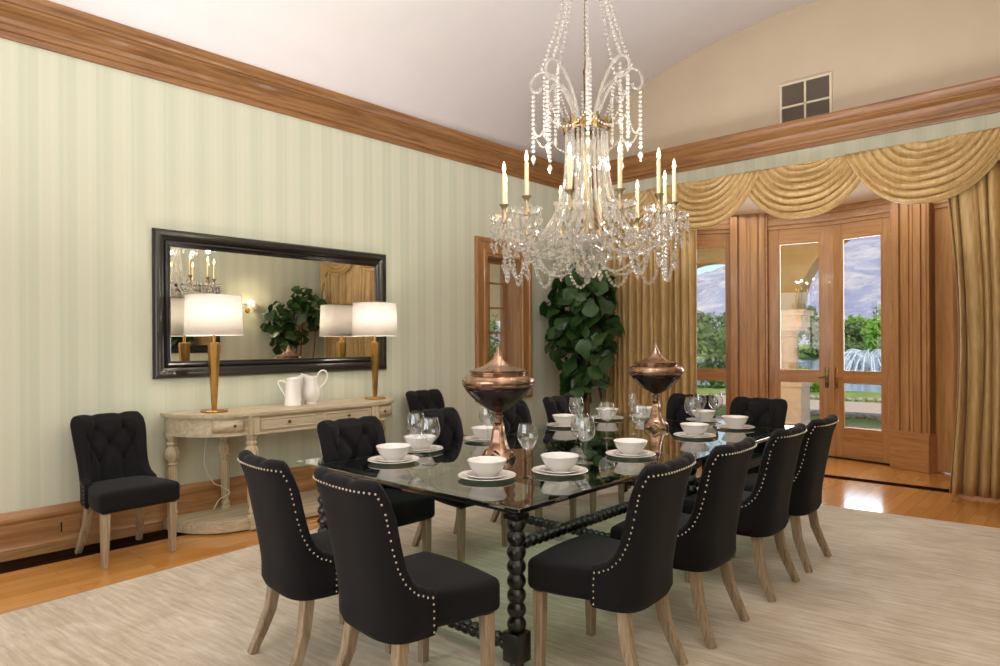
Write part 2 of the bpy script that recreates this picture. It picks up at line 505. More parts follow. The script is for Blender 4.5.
pts = [(XL-0.1, 3.8)]+[(XL-0.1+(XR-XL+0.2)*i/N, vault(XL+(XR-XL)*i/N)+0.05) for i in range(N+1)]+[(XR+0.1, 3.8)]
b.prism(pts, 0, 0.2, Matrix(((1, 0, 0, 0), (0, 0, 1, YB), (0, 1, 0, 0), (0, 0, 0, 1))))
struct(b.build('wall_back_lunette', M['lunette']), 'beige arched upper end wall under the vault', 'wall')
# near wall, with a broad opening added to let fill light in
NX0, NX1, NZ0, NZ1 = -4.6, -0.4, 0.5, 2.9
b = MB(); b.box(XL, NX0, YN-0.2, YN, 0, 4); b.box(NX1, XR, YN-0.2, YN, 0, 4); b.box(NX0, NX1, YN-0.2, YN, 0, NZ0); b.box(NX0, NX1, YN-0.2, YN, NZ1, 4)
struct(b.build('wall_front', M['wallpaper']), 'striped wall behind the viewpoint', 'wall')
b = MB(); b.prism(pts, -0.2, 0.0, Matrix(((1, 0, 0, 0), (0, 0, 1, YN), (0, 1, 0, 0), (0, 0, 0, 1))))
struct(b.build('wall_front_lunette', M['lunette']), 'beige arched upper wall behind the viewpoint', 'wall')
# vault ceiling
b = MB()
xs = [AX-(XR-XL)/2*math.cos(PI*i/64) for i in range(65)]
b.grid(lambda i, j: ((xs[i]), (YN-0.2, YB+0.2)[j], vault(xs[i])), 65, 2)
o = b.build('ceiling', M['ceiling'], smooth=True)
mm = o.modifiers.new('solid', 'SOLIDIFY'); mm.thickness = 0.12; mm.offset = 1
struct(o, 'white barrel vaulted plaster ceiling', 'ceiling')

# crown moulding profile (p = out from wall, z)
CP = [(0, CZ0), (0.022, CZ0), (0.026, CZ0+0.018), (0.026, CZ0+0.045), (0.04, CZ0+0.05), (0.046, CZ0+0.062), (0.046, CZ0+0.085), (0.056, CZ0+0.095),
      (0.066, CZ0+0.125), (0.088, CZ0+0.155), (0.115, CZ0+0.175), (0.135, CZ0+0.185), (0.135, CZ0+0.202), (0.15, CZ0+0.206), (0.158, CZ0+0.225),
      (0.172, CZ0+0.245), (0.178, CZ0+0.265), (0.178, CZ1), (0, CZ1)]
def run_x(prof, x0, x1, y, sgn):   # along x on a wall facing -y (sgn=-1)
    mb = MB(); n = len(prof)
    mb.grid(lambda i, j: (((x0, x1)[i]) + (prof[j][0] if i == 0 else -prof[j][0])*MIT, y+sgn*prof[j][0], prof[j][1]), 2, n, cv=True)
    return mb
def run_y(prof, y0, y1, x, sgn):
    mb = MB(); n = len(prof)
    mb.grid(lambda i, j: (x+sgn*prof[j][0], ((y0, y1)[i]) + (prof[j][0] if i == 0 else -prof[j][0])*MIT, prof[j][1]), 2, n, cv=True)
    return mb
MIT = 1
struct(run_y(CP, YN, YB, XL, 1).build('trim_3', M['crown_y']), 'carved honey wood crown moulding along the mirror wall', 'crown moulding')
struct(run_x(CP, XL, XR, YB, -1).build('trim_4', M['crown_x']), 'honey wood crown moulding across the end wall above the swags', 'crown moulding')
struct(run_y(CP, YN, YB, XR, -1).build('trim_5', M['crown_y']), 'wood crown moulding on the wall opposite the mirror', 'crown moulding')
struct(run_x(CP, XL, XR, YN, 1).build('trim_6', M['crown_x']), 'wood crown moulding behind the viewpoint', 'crown moulding')
BP = [(0, 0), (0.028, 0), (0.028, 0.075), (0.022, 0.085), (0.018, 0.1), (0.018, 0.245), (0.024, 0.255), (0.03, 0.27), (0.03, 0.29), (0.02, 0.315), (0.01, 0.335), (0, 0.335)]
struct(run_y(BP, YN, YB, XL, 1).build('baseboard_left', M['honey_y']), 'tall honey wood baseboard behind the console', 'baseboard')
struct(run_y(BP, YN, YB, XR, -1).build('baseboard_right', M['honey_y']), 'tall wood baseboard on the wall opposite the mirror', 'baseboard')
MIT = 0
struct(run_x(BP, XL+0.03, OX0, YB, -1).build('baseboard_back', M['honey_x']), 'wood baseboard behind the fig tree', 'baseboard')
struct(run_x(BP, OX1, XR-0.03, YB, -1).build('baseboard_back_right', M['honey_x']), 'wood baseboard behind the right hand curtain', 'baseboard')
struct(run_x(BP, XL+0.03, XR-0.03, YN, 1).build('baseboard_front', M['honey_x']), 'wood baseboard behind the viewpoint', 'baseboard')

# outlet plate on the baseboard
t = thing('outlet_cover', 'wooden outlet cover on the baseboard left of the wall chair', 'outlet', (XL+0.0185, 1.52, 0.17))
b = MB(); b.rbox((0.004, 0, 0), (0.008, 0.13, 0.085), 0.003, 2); b.build('cover_plate', M['honey_y'], t)
b = MB(); b.box(0.0075, 0.0092, -0.062, -0.052, -0.035, 0.035); b.build('slot', M['black_metal'], t)

# ------------------------------------------------------------------ framed rectangles
def rect_sweep(mb, w, h, prof, M_=None):
    """picture-frame sweep in local (u=x, v=z), outward = -y; prof = (inset, height)"""
    n = len(prof)
    def fn(i, j):
        ins, ht = prof[j]
        sx, sz = ((-1, -1), (1, -1), (1, 1), (-1, 1))[i]
        return (sx*(w/2-ins), -ht, sz*(h/2-ins))
    mb.grid(fn, 4, n, cu=True, cv=True, M=M_)

# left wall window
wy, wz = (WY0+WY1)/2, (WZ0+WZ1)/2
t = struct(thing('window_1', 'x', 'window', (XL, wy, wz), R(90)), 'narrow wood cased window in the mirror wall beside the fig tree', 'window')
ww, wh = WY1-WY0, WZ1-WZ0
b = MB(); rect_sweep(b, ww+0.40, wh+0.40, [(0, 0), (0, 0.035), (0.02, 0.045), (0.05, 0.04), (0.06, 0.028), (0.14, 0.024), (0.15, 0.034), (0.185, 0.034), (0.2, 0.02), (0.2, 0)])
b.build('casing', M['honey_z'], t)
b = MB()
rect_sweep(b, ww, wh, [(-0.002, 0.02), (0.018, 0.02), (0.018, -0.34), (-0.002, -0.34)]); b.build('jamb', M['honey_z'], t)
b = MB(); rect_sweep(b, ww-0.03, wh-0.03, [(0, -0.24), (0.05, -0.24), (0.05, -0.28), (0, -0.28)])
for k in range(1, 5): b.box(-ww/2+0.06, ww/2-0.06, 0.25, 0.275, -wh/2+wh*k/5-0.012, -wh/2+wh*k/5+0.012)
b.box(-0.011, 0.011, 0.25, 0.275, -wh/2+0.06, wh/2-0.06)
b.build('sash', M['honey_z'], t)
b = MB(); b.box(-ww/2+0.06, ww/2-0.06, 0.260, 0.264, -wh/2+0.06, wh/2-0.06); b.build('glass_pane', M['pane'], t)

# near wall window, added behind the viewpoint for fill light
t = struct(thing('window_fill', 'x', 'window', ((NX0+NX1)/2, YN, (NZ0+NZ1)/2), PI), 'broad wood cased window added behind the viewpoint for fill light', 'window')
b = MB(); rect_sweep(b, NX1-NX0+0.3, NZ1-NZ0+0.3, [(0, 0), (0, 0.03), (0.15, 0.03), (0.15, -0.2), (0.19, -0.2), (0.19, 0.0)])
for k in range(1, 4):
    x = -(NX1-NX0)/2+(NX1-NX0)*k/4; b.box(x-0.03, x+0.03, 0.08, 0.13, -(NZ1-NZ0)/2+0.03, (NZ1-NZ0)/2-0.03)
b.build('frame', M['honey_z'], t)
b = MB(); b.box(-(NX1-NX0)/2+0.03, (NX1-NX0)/2-0.03, 0.1, 0.104, -(NZ1-NZ0)/2+0.03, (NZ1-NZ0)/2-0.03); b.build('glass_pane', M['pane'], t)

# ------------------------------------------------------------------ bay with garden doors
BZ = 3.2
DOORH = 2.98
def facet(p0, p1):
    """frame: local x along p0->p1, local y = outward (away from the room), z up"""
    a = Vector((p1[0]-p0[0], p1[1]-p0[1], 0)); L = a.length; a.normalize(); n = Vector((-a.y, a.x, 0))
    if n.y < 0: n = -n
    return Matrix(((a.x, n.x, 0, p0[0]), (a.y, n.y, 0, p0[1]), (0, 0, 1, 0), (0, 0, 0, 1))), L
P_DL, P_C, P_DR = (-3.41, 9.12), (-2.655, 9.25), (-1.92, 9.10)
def leaf_parts(t, L, hinge_left, open_side=True, glass_z=((0.38, 0.97), (1.10, 2.79)), rail=0.13, x0=0.0, handle=True, wide=0.0):
    f = MB()
    if wide: f.bbox(0, wide, 0.0, 0.05, 0.012, DOORH, 0.004); x0 = wide-rail+0.001
    f.bbox(x0, x0+rail, 0.0, 0.05, 0.012, DOORH, 0.004); f.bbox(L-rail, L, 0.0, 0.05, 0.012, DOORH, 0.004)
    o1 = f.build('stiles', M['door_z'], t)
    f = MB()
    for (z0, z1) in ((0.012, glass_z[0][0]), (glass_z[0][1], glass_z[1][0]), (glass_z[1][1], DOORH)):
        f.bbox(x0+rail, L-rail, 0.0, 0.05, z0, z1, 0.004)
    o2 = f.build('rails', M['door_x'], t)
    for (z0, z1) in glass_z:
        g = MB(); g.box(x0+rail, L-rail, 0.022, 0.028, z0, z1); g.build('glass_pane', M['pane'], t)
        bd = MB()
        w, h = L-2*rail-x0, z1-z0
        rect_sweep(bd, w, h, [(0, 0.002), (0.018, 0.002), (0.018, -0.018), (0, -0.018)], Matrix.Translation((x0+rail+w/2, 0.0, (z0+z1)/2)))
        bd.build('glazing_bead', M['door_z'], t)
def handle(t, x, left):
    h = MB(); h.rbox((x, -0.006, 1.02), (0.045, 0.012, 0.26), 0.005, 2); o = h.build('handle_plate', M['brass'] if not left else M['gilt'], t, smooth=True)
    h = MB(); h.lathe([(0.0, -0.04), (0.012, -0.04), (0.012, 0.0), (0, 0)], 12, (0, 0, 0), Matrix.Translation((x, -0.012, 1.03)) @ Matrix.Rotation(R(-90), 4, 'X'))
    dx = -1 if left else 1
    h.tube([(x, -0.045, 1.03), (x+dx*0.03, -0.05, 1.03), (x+dx*0.06, -0.05, 1.026), (x+dx*0.1, -0.048, 1.02)], [0.009, 0.01, 0.009, 0.006], 8)
    h.build('lever', M['brass'] if not left else M['gilt'], o, smooth=True)
    h = MB(); h.ball((x, -0.014, 0.935), 0.012); h.build('keyhole_knob', M['gilt'], o, smooth=True)
for nm, p0, p1, lab, left in (('door_1', P_DL, P_C, 'left leaf of the tall glazed wooden garden doors', True), ('door_2', P_C, P_DR, 'right leaf of the tall glazed wooden garden doors', False)):
    Mx, L = facet(p0, p1)
    t = struct(thing(nm, 'x', 'door'), lab, 'door'); t.matrix_world = Mx
    leaf_parts(t, L-0.003 if left else L, left, x0=0.0 if left else 0.003)
    if left:
        b = MB(); b.box(L-0.012, L+0.022, -0.012, 0.075, 0.012, DOORH); b.build('astragal', M['door_z'], t)
    handle(t, L-0.06 if left else 0.06, left)
# casing around the doors: pilasters, header, sidelights
def rib_panel(mb, Mx, x0, x1, z0, z1, yf, ribs, axis='z'):
    """a stepped moulded board: ribs = list of (frac0, frac1, depth)"""
    for (a, c, dp) in ribs:
        mb.box(x0+(x1-x0)*a, x0+(x1-x0)*c, yf-dp, yf+0.12, z0, z1, Mx)
RIBS = [(0.0, 0.10, 0.02), (0.10, 0.2, 0.035), (0.2, 0.26, 0.01), (0.26, 0.46, 0.028), (0.46, 0.5, 0.005), (0.5, 0.56, 0.02), (0.56, 0.60, 0.005), (0.60, 0.78, 0.028), (0.78, 0.84, 0.01), (0.84, 0.94, 0.035), (0.94, 1.0, 0.02)]
PL0, PL1 = (-3.81, 8.83), (-3.41, 8.99)
PR0, PR1 = (-1.92, 8.98), (-1.52, 8.83)
for nm, p0, p1, lab in (('trim_7', PL0, PL1, 'fluted wooden pilaster left of the garden doors'), ('trim_8', PR0, PR1, 'fluted wooden pilaster right of the garden doors')):
    Mx, L = facet(p0, p1)
    t = struct(thing(nm, 'x', 'pilaster'), lab, 'pilaster'); t.matrix_world = Mx
    b = MB(); rib_panel(b, Matrix.Identity(4), 0.0, L, 0.44, BZ, 0.03, RIBS); b.build('shaft', M['door_z'], t)
    b = MB(); b.box(0, L, 0.02, 0.28, 0.3, BZ-0.01); b.build('core', M['door_z'], t)
    b = MB(); b.bbox(-0.012, L+0.012, -0.03, 0.28, 0.0, 0.41, 0.006); b.build('plinth', M['door_x'], t)
    b = MB(); b.bbox(-0.015, L+0.015, -0.034, 0.1, 0.41, 0.44, 0.006); b.build('plinth_cap', M['door_x'], t)
# header over the doors
for nm, p0, p1, lab in (('trim_9', P_DL, P_C, 'moulded wooden header over the left garden door'), ('trim_10', P_C, P_DR, 'moulded wooden header over the right garden door')):
    Mx, L = facet(p0, p1)
    b = MB()
    if nm == 'trim_9': b.box(-0.12, 0.0, -0.06, 0.10, 0.0, BZ, Mx); b.box(-0.022, 0.0, -0.09, 0.10, 0.0, BZ, Mx)
    else: b.box(L, L+0.12, -0.06, 0.10, 0.0, BZ, Mx); b.box(L, L+0.022, -0.09, 0.10, 0.0, BZ, Mx)
    b.box(-0.01, L+0.01, -0.02, 0.08, DOORH-0.002, DOORH+0.05, Mx); b.box(-0.01, L+0.01, -0.05, 0.08, DOORH+0.05, DOORH+0.085, Mx)
    b.box(-0.01, L+0.01, -0.035, 0.08, DOORH+0.085, DOORH+0.15, Mx); b.box(-0.01, L+0.01, -0.06, 0.08, DOORH+0.15, BZ, Mx)
    struct(b.build(nm, M['door_x']), lab, 'door header')
b = MB(); 
for p0, p1 in ((P_DL, P_C), (P_C, P_DR)):
    Mx, L = facet(p0, p1); b.box(0, L, -0.03, 0.06, 0.0, 0.011, Mx)
struct(b.build('trim_11', M['dark_strip']), 'dark threshold under the garden doors', 'threshold')
# sidelights
SL0, SL1 = (-4.56, 8.60), (-3.81, 8.98)
SR0, SR1 = (-1.52, 8.98), (-0.77, 8.60)
for nm, p0, p1, lab in (('window_2', SL0, SL1, 'tall glazed wooden sidelight left of the garden doors'), ('window_3', SR0, SR1, 'tall glazed wooden sidelight behind the right hand curtain')):
    Mx, L = facet(p0, p1)
    t = struct(thing(nm, 'x', 'window'), lab, 'window'); t.matrix_world = Mx
    leaf_parts(t, L, True, rail=0.11, wide=0.36 if nm == 'window_3' else 0.0)
    b = MB(); b.box(0, L, -0.02, 0.08, DOORH, DOORH+0.05); b.box(0, L, -0.04, 0.08, DOORH+0.05, DOORH+0.12); b.box(0, L, -0.055, 0.08, DOORH+0.12, BZ); b.build('header', M['door_x'], t)
# bay side walls and ceiling
for nm, pts_, lab in (('wall_bay_left', [(OX0, YB+0.2), (OX0, 8.55), (-4.54, 8.66), (-4.9, 8.66), (-4.9, YB+0.2)], 'wood lined left cheek of the door bay'),
                      ('wall_bay_right', [(OX1, YB+0.2), (OX1, 8.55), (-0.78, 8.66), (-0.4, 8.66), (-0.4, YB+0.2)], 'wood lined right cheek of the door bay')):
    b = MB(); b.prism(pts_, 0, BZ); struct(b.build(nm, M['door_z']), lab, 'wall')
b = MB(); b.prism([(-4.95, YB+0.001), (-0.35, YB+0.001), (-0.4, 8.75), (-1.5, 9.3), (-2.66, 9.5), (-3.8, 9.3), (-4.9, 8.75)], BZ, BZ+0.25)
struct(b.build('ceiling_bay', M['soffit']), 'white plaster ceiling of the door bay', 'ceiling')

# ------------------------------------------------------------------ air vent in the lunette
t = thing('air_vent', 'square metal air return grille on the beige upper wall', 'vent', (-2.5, YB, 4.17))
W, Hh = 0.56, 0.47
b = MB(); rect_sweep(b, W, Hh, [(0, 0), (0, 0.012), (0.006, 0.016), (0.026, 0.016), (0.03, 0.01), (0.03, 0)])
b.box(-0.011, 0.011, -0.014, -0.001, -Hh/2+0.02, Hh/2-0.02); b.box(-W/2+0.02, W/2-0.02, -0.014, -0.001, -0.011-0.04, 0.011-0.04); b.build('frame', M['vent'], t)
b = MB(); b.box(-W/2+0.02, W/2-0.02, -0.004, -0.001, -Hh/2+0.02, Hh/2-0.02); b.build('backing', M['vent_dark'], t)
b = MB()
nl = 30
for k in range(nl):
    z = -Hh/2+0.03+(Hh-0.06)*(k+0.5)/nl
    b.add([(-W/2+0.028, -0.004, z+0.004), (W/2-0.028, -0.004, z+0.004), (W/2-0.028, -0.011, z-0.002), (-W/2+0.028, -0.011, z-0.002)], [(0, 1, 2, 3)])
b.build('louvres', plain('vent_louvre', (150, 136, 118), 0.5, 0.3), t, solid=0.001)

# ------------------------------------------------------------------ curtains and swags
def curtain(name, x0, x1, y, ztop, zbot, npl, amp, label, edge=None, group='gold drapes at the door bay'):
    t = thing(name, label, 'curtain', ((x0+x1)/2, y, 0), 0, group)
    n = npl*16; m = 26; b = MB(); w = x1-x0
    rnd = random.Random(len(label)*31+npl)
    ph = [rnd.uniform(-0.5, 0.5) for _ in range(npl+2)]; am = [rnd.uniform(0.65, 1.25) for _ in range(npl+2)]
    def fn(i, j):
        u = i/n; v = j/(m-1)
        k = u*npl; ki = int(min(npl-1, k)); fr = k-ki
        a0 = am[ki]*(1-fr)+am[ki+1]*fr; p0 = ph[ki]*(1-fr)+ph[ki+1]*fr
        kk = k+0.16*math.sin(2*PI*k*0.37+p0*3)+0.05*math.sin(v*3.0+ki*1.7)
        sc = abs(math.sin(PI*kk))
        yy = amp*a0*(1-2*sc**0.75)*(0.85+0.25*v)+0.012*math.sin(5.1*kk+v*2)
        xx = -w/2+w*u + 0.008*math.sin(PI*kk+v*4)
        if edge: xx += edge(u, v)
        return (xx, yy, ztop+(zbot-ztop)*v)
    b.grid(fn, n+1, m)
    b.build('drape', M['silk'], t, smooth=True, sharp=80, solid=0.006)
    # hem band
    h = MB()
    def fh(i, j):
        p = fn(i, m-1); q = fn(i, m-2); s = (0.0, 0.028)[j]
        return (p[0], p[1]-0.001, p[2]+s)
    return t
def redge(u, v):      # free inner edge bows in and out as the drape hangs
    f = max(0, 1-u*2.5)
    return f*(-0.03+0.07*math.sin(v*PI*1.3-0.2)*1.0 if False else (0.05*math.sin(v*4.6-0.9)+0.02*v))
curtain('curtain', -5.05, -3.76, YB-0.11, 3.28, 0.025, 14, 0.062, 'gold silk floor length curtain behind the fig tree')
curtain('curtain', -1.15, 0.42, YB-0.11, 3.28, 0.025, 15, 0.06, 'gold silk floor length curtain right of the garden doors', redge)

# valance: board and five swags
t = thing('swag_valance', 'gold silk swag valance of overlapping drapes above the garden doors', 'valance', (AX, YB-0.09, 3.43))
JX = [-5.36, -4.21, -3.06, -1.89, -0.75, 0.40]
b = MB(); b.bbox(JX[0]-AX-0.05, JX[-1]-AX+0.05, -0.1, 0.09, -0.02, 0.0, 0.004); b.build('board', M['silk'], t)
def swag(xa, xb, drop, seed, yoff):
    b = MB(); nu, nv = 61, 56; rnd = random.Random(seed)
    w = xb-xa; ov = 0.15
    ph = rnd.uniform(0, 6); sk = rnd.uniform(-0.05, 0.05)
    nf = 7.5
    def fn(i, j):
        u = -1+2*i/(nu-1); v = j/(nv-1)
        # each row hangs between two points that walk out along the top board
        su = 1 if u > 0 else -1
        span = 0.16+0.84*v**0.75
        x = (xa+xb)/2 + 0.05*w*(1-v) + u*(w/2+ov)*span
        c = 1-abs(u)**2.5
        wob = 0.010*math.sin(5*v+ph)*math.sin(PI*(u+1)/2)*min(1, v*4)
        z = -0.003-drop*(0.04+0.96*v**0.95)*(c**0.9) + wob*c
        fold = math.sin(2*PI*nf*v+ph+0.8*u+1.2*math.sin(2.0*u+ph)+0.6*abs(u)**2)
        fold2 = math.sin(2*PI*nf*1.9*v+ph*2+2*u)
        amp = 0.030*(0.35+0.65*c)
        y = -0.105 - yoff - 0.055*math.sin(PI*min(1, v*0.9))*c - amp*(fold+0.35*fold2)*min(1, v*5)
        return (x-AX, y, z)
    b.grid(fn, nu, nv)
    return b
for k in range(5):
    drp = 0.60
    swag(JX[k], JX[k+1], drp, 11+k, 0.035*(k % 2)).build('swag', M['silk'], t, smooth=True, sharp=80, solid=0.005)
# jabots at the joins: short pleated tails
for k in (0, 5):
    b = MB(); n = 41; m = 16
    def fn(i, j, k=k):
        u = i/(n-1); v = j/(m-1); L = 0.35+0.75*(u if k == 0 else 1-u) if False else 0.45+0.6*((1-u) if k == 0 else u)
        return (JX[k]-AX-0.12+0.24*u, -0.07+0.03*math.sin(u*PI*7), -0.005-L*v)
    b.grid(fn, n, m); b.build('jabot', M['silk'], t, smooth=True, sharp=80, solid=0.005)

# ------------------------------------------------------------------ rug
b = MB()
rx0, rx1, ry0, ry1 = -2.55, 2.55, -3.9, 4.05
nx, ny = 40, 60
t_rot = R(6.2)
b.rbox((0, 0, 0.006), (5.0, 7.6, 0.012), 0.005, 2)
o = b.build('area_rug', M['rug'])
ce = Vector((-2.18, 2.62, 0))
o.location = ce; o.rotation_euler = (0, 0, R(5.0))
tag(o, 'large cream and beige distressed rug under the dining table', 'rug')
RUGZ = 0.0122

# ------------------------------------------------------------------ dining chair
def smooth01(t): t = max(0, min(1, t)); return t*t*(3-2*t)
def interp(tab, x):
    if x <= tab[0][0]: return tab[0][1]
    for (a, b), (c, d_) in zip(tab, tab[1:]):
        if x <= c:
            f = (x-a)/(c-a); f = f*f*(3-2*f)*0.5+f*0.5
            return b+(d_-b)*f
    return tab[-1][1]
CH = 0.975
HT = [(0.0, CH), (0.17, CH+0.003), (0.222, CH), (0.246, CH-0.020), (0.258, 0.90), (0.265, 0.80), (0.272, 0.715), (0.284, 0.645), (0.305, 0.592), (0.335, 0.56), (0.38, 0.538), (0.43, 0.526), (0.60, 0.515)]
def plan_poly():
    pts = []
    for i in range(0, 181):
        ph = PI/2*i/180
        x = 0.245*math.sin(ph)**(2/3.6); y = 0.0-0.262*math.cos(ph)**(2/4.0)
        pts.append(Vector((x, y)))
    for i in range(1, 21):
        f = i/20; pts.append(Vector((0.245+0.006*f, 0.035*f)))
    L = [0]
    for a, b in zip(pts, pts[1:]): L.append(L[-1]+(b-a).length)
    return pts, L
PP, PLN = plan_poly(); STOT = PLN[-1]-0.085
def plan(s):
    sg = 1 if s >= 0 else -1; q = min(abs(s), STOT)
    lo = 0
    import bisect
    k = max(1, min(len(PLN)-1, bisect.bisect_left(PLN, q)))
    f = (q-PLN[k-1])/max(1e-9, PLN[k]-PLN[k-1])
    p = PP[k-1].lerp(PP[k], f); tn = (PP[min(k+1, len(PP)-1)]-PP[max(0, k-2)]).normalized()
    n = Vector((tn.y, -tn.x))
    return Vector((sg*p.x, p.y)), Vector((sg*n.x, n.y))
def lean(z): 
    q = max(0, z-0.46)
    return -0.185*q**1.1 - 0.018*smooth01((z-0.84)/0.14)
def widen(z): return 1+0.15*smooth01((z-0.52)/0.46)
BTN = [(-0.085, 0.875), (0.085, 0.875), (-0.17, 0.765), (0, 0.765), (0.17, 0.765), (-0.085, 0.655), (0.085, 0.655)]
CRS = [((-0.085, 0.875), (-0.17, 0.765)), ((-0.085, 0.875), (0, 0.765)), ((0.085, 0.875), (0, 0.765)), ((0.085, 0.875), (0.17, 0.765)),
       ((-0.17, 0.765), (-0.085, 0.655)), ((0, 0.765), (-0.085, 0.655)), ((0, 0.765), (0.085, 0.655)), ((0.17, 0.765), (0.085, 0.655)),
       ((-0.085, 0.875), (-0.085, 1.05)), ((0.085, 0.875), (0.085, 1.05)), ((-0.085, 0.655), (-0.085, 0.45)), ((0.085, 0.655), (0.085, 0.45)),
       ((-0.17, 0.765), (-0.255, 0.87)), ((0.17, 0.765), (0.255, 0.87)), ((-0.17, 0.765), (-0.26, 0.66)), ((0.17, 0.765), (0.26, 0.66))]
def seg_d(p, a, b):
    ax, ay = a; bx, by = b; dx, dy = bx-ax, by-ay
    f = max(0, min(1, ((p[0]-ax)*dx+(p[1]-ay)*dy)/(dx*dx+dy*dy)))
    return math.hypot(p[0]-ax-f*dx, p[1]-ay-f*dy)
def tuft(s, z):
    if abs(s) > 0.33: return 0
    d1 = min(seg_d((s, z), a, b) for a, b in CRS)
    d2 = min(math.hypot(s-a, z-b) for a, b in BTN)
    v = 0.020*(1-math.exp(-(d1/0.026)**2)) - 0.024*math.exp(-(d2/0.02)**2)
    return v*smooth01((0.33-abs(s))/0.08)
ZB = 0.348
def chair_back():
    b = MB(); NS = 121
    # denser sampling near the wings
    ss = []
    for i in range(NS):
        q = -1+2*i/(NS-1)
        ss.append(STOT*(q))
    NO, NI, NR = 18, 34, 8
    rows = NO+NR+NI
    def fn(i, j):
        s = ss[i]; h = interp(HT, abs(s)); p, n = plan(s)
        T = 0.075 if abs(s) < 0.2 else 0.075-0.022*smooth01((abs(s)-0.2)/0.15)
        r = T/2
        if j < NO:
            f = j/(NO-1); z = ZB+(h-r-ZB)*f; off = 0.0
            tuck = 0.016*(1-smooth01((z-ZB)/0.03)); off = -tuck
        elif j < NO+NR:
            a = PI*(j-NO+0.5)/NR
            z = h-r+r*math.sin(a)*1.0; off = -r+r*math.cos(a)
            tf = tuft(s, h-0.01)*0.8*math.sin(a)
            z += tf*0.6-0.004
        else:
            f = (j-NO-NR)/(NI-1); z = h-r+(0.40-(h-r))*f
            if h-r < 0.40: z = h-r-0.01*f
            off = -T-tuft(s, z)
        y = p.y+n.y*off+lean(z)*smooth01((0.12-p.y)/0.3); x = (p.x+n.x*off)*widen(z)
        return (x, y, z)
    b.grid(fn, NS, rows, cv=True)
    # end caps
    o = len(b.v)-NS*rows
    b.f.append(tuple(o+k for k in range(rows))); b.f.append(tuple(o+(NS-1)*rows+k for k in reversed(range(rows))))
    return b
def chair_nails():
    b = MB(); pts = []
    send = STOT-0.018
    raw = []
    n = 300
    for i in range(n+1):
        s = send*i/n; e = 0.004
        dh = (interp(HT, s+e)-interp(HT, max(0, s-e)))/(2*e if s > e else e+s)
        nn = Vector((dh, -1)).normalized()
        raw.append(Vector((s, interp(HT, s)))+nn*0.036)
    # keep monotone parts only
    keep = [q for q in raw if q.x <= send and interp(HT, max(0, q.x))-q.y > 0.028]
    last = keep[-1]
    keep += [Vector((send, last.y-0.002))]+[Vector((send, last.y-(last.y-0.37)*k/20)) for k in range(1, 21)]
    out = [keep[0]]; acc = 0
    for a, c in zip(keep, keep[1:]):
        acc += (c-a).length
        if acc >= 0.0205 and all((c-q).length > 0.017 for q in out): out.append(c); acc = 0
    tape = []
    for q in [Vector((-a.x, a.y)) for a in reversed(out)]+out[1:]:
        p, nrm = plan(q.x); z = q.y
        tape.append(((p.x-nrm.x*0.0027)*widen(z), p.y+lean(z)*smooth01((0.12-p.y)/0.3)-nrm.y*0.0027, z))
    b.tube(tape, 0.0024, 5)
    for q in out:
        for sg in (-1, 1):
            if sg < 0 and q.x < 0.005: continue
            p, nrm = plan(sg*q.x); z = q.y
            y = p.y+lean(z)*smooth01((0.12-p.y)/0.3)
            off = 0.001
            b.ball(((p.x+nrm.x*off)*widen(z), y+nrm.y*off, z), 0.0056, 6, 4)
    return b
def chair_seat():
    b = MB()
    def warp(w):
        x, y, z = w
        fy = (y+0.25)/0.5                       # 0 rear .. 1 front
        x *= 0.86+0.22*smooth01(fy*1.5-0.2)
        if z > 0: z += 0.022*max(0, 1-(x/0.27)**2)*max(0, 1-(y/0.27)**2)
        if y > 0: y += 0.012*(1-(x/0.26)**2)
        return (x, y, z)
    b.rbox((0, 0.042, 0.434), (0.50, 0.465, 0.140), 0.032, 4, 8, warp)
    return b
CHAIR = thing('dining_chair', 'x', 'chair')
chair_back().build('backrest', M['fabric'], CHAIR, smooth=True, sharp=85)
chair_seat().build('seat', M['fabric'], CHAIR, smooth=True, sharp=85)
chair_nails().build('nailhead_trim', M['nail'], CHAIR, smooth=True)['label'] = 'row of silver nailheads'
for (s, z) in BTN:
    p, n = plan(s); y = p.y+lean(z)
    off = -0.075-tuft(s, z)-0.001
    b = MB(); b.ball(((p.x+n.x*off)*widen(z), y+n.y*off, z), 0.011, 8, 5)
    b.build('button', M['fabric'], CHAIR, smooth=True)
for sx in (-1, 1):
    b = MB(); b.tube([(sx*0.222, 0.225, 0.36), (sx*0.224, 0.225, 0.25), (sx*0.226, 0.225, 0.0)], [0.026, 0.025, 0.0185], square=True, up=(0, 1, 0)); b.build('leg', M['oak_leg'], CHAIR)
    b = MB(); b.tube([(sx*0.172, -0.172, 0.38), (sx*0.174, -0.176, 0.32), (sx*0.184, -0.195, 0.2), (sx*0.198, -0.232, 0.1), (sx*0.210, -0.275, 0.0)], [0.027, 0.026, 0.024, 0.0215, 0.0185], square=True, up=(0, 1, 0)); b.build('leg', M['oak_leg'], CHAIR)
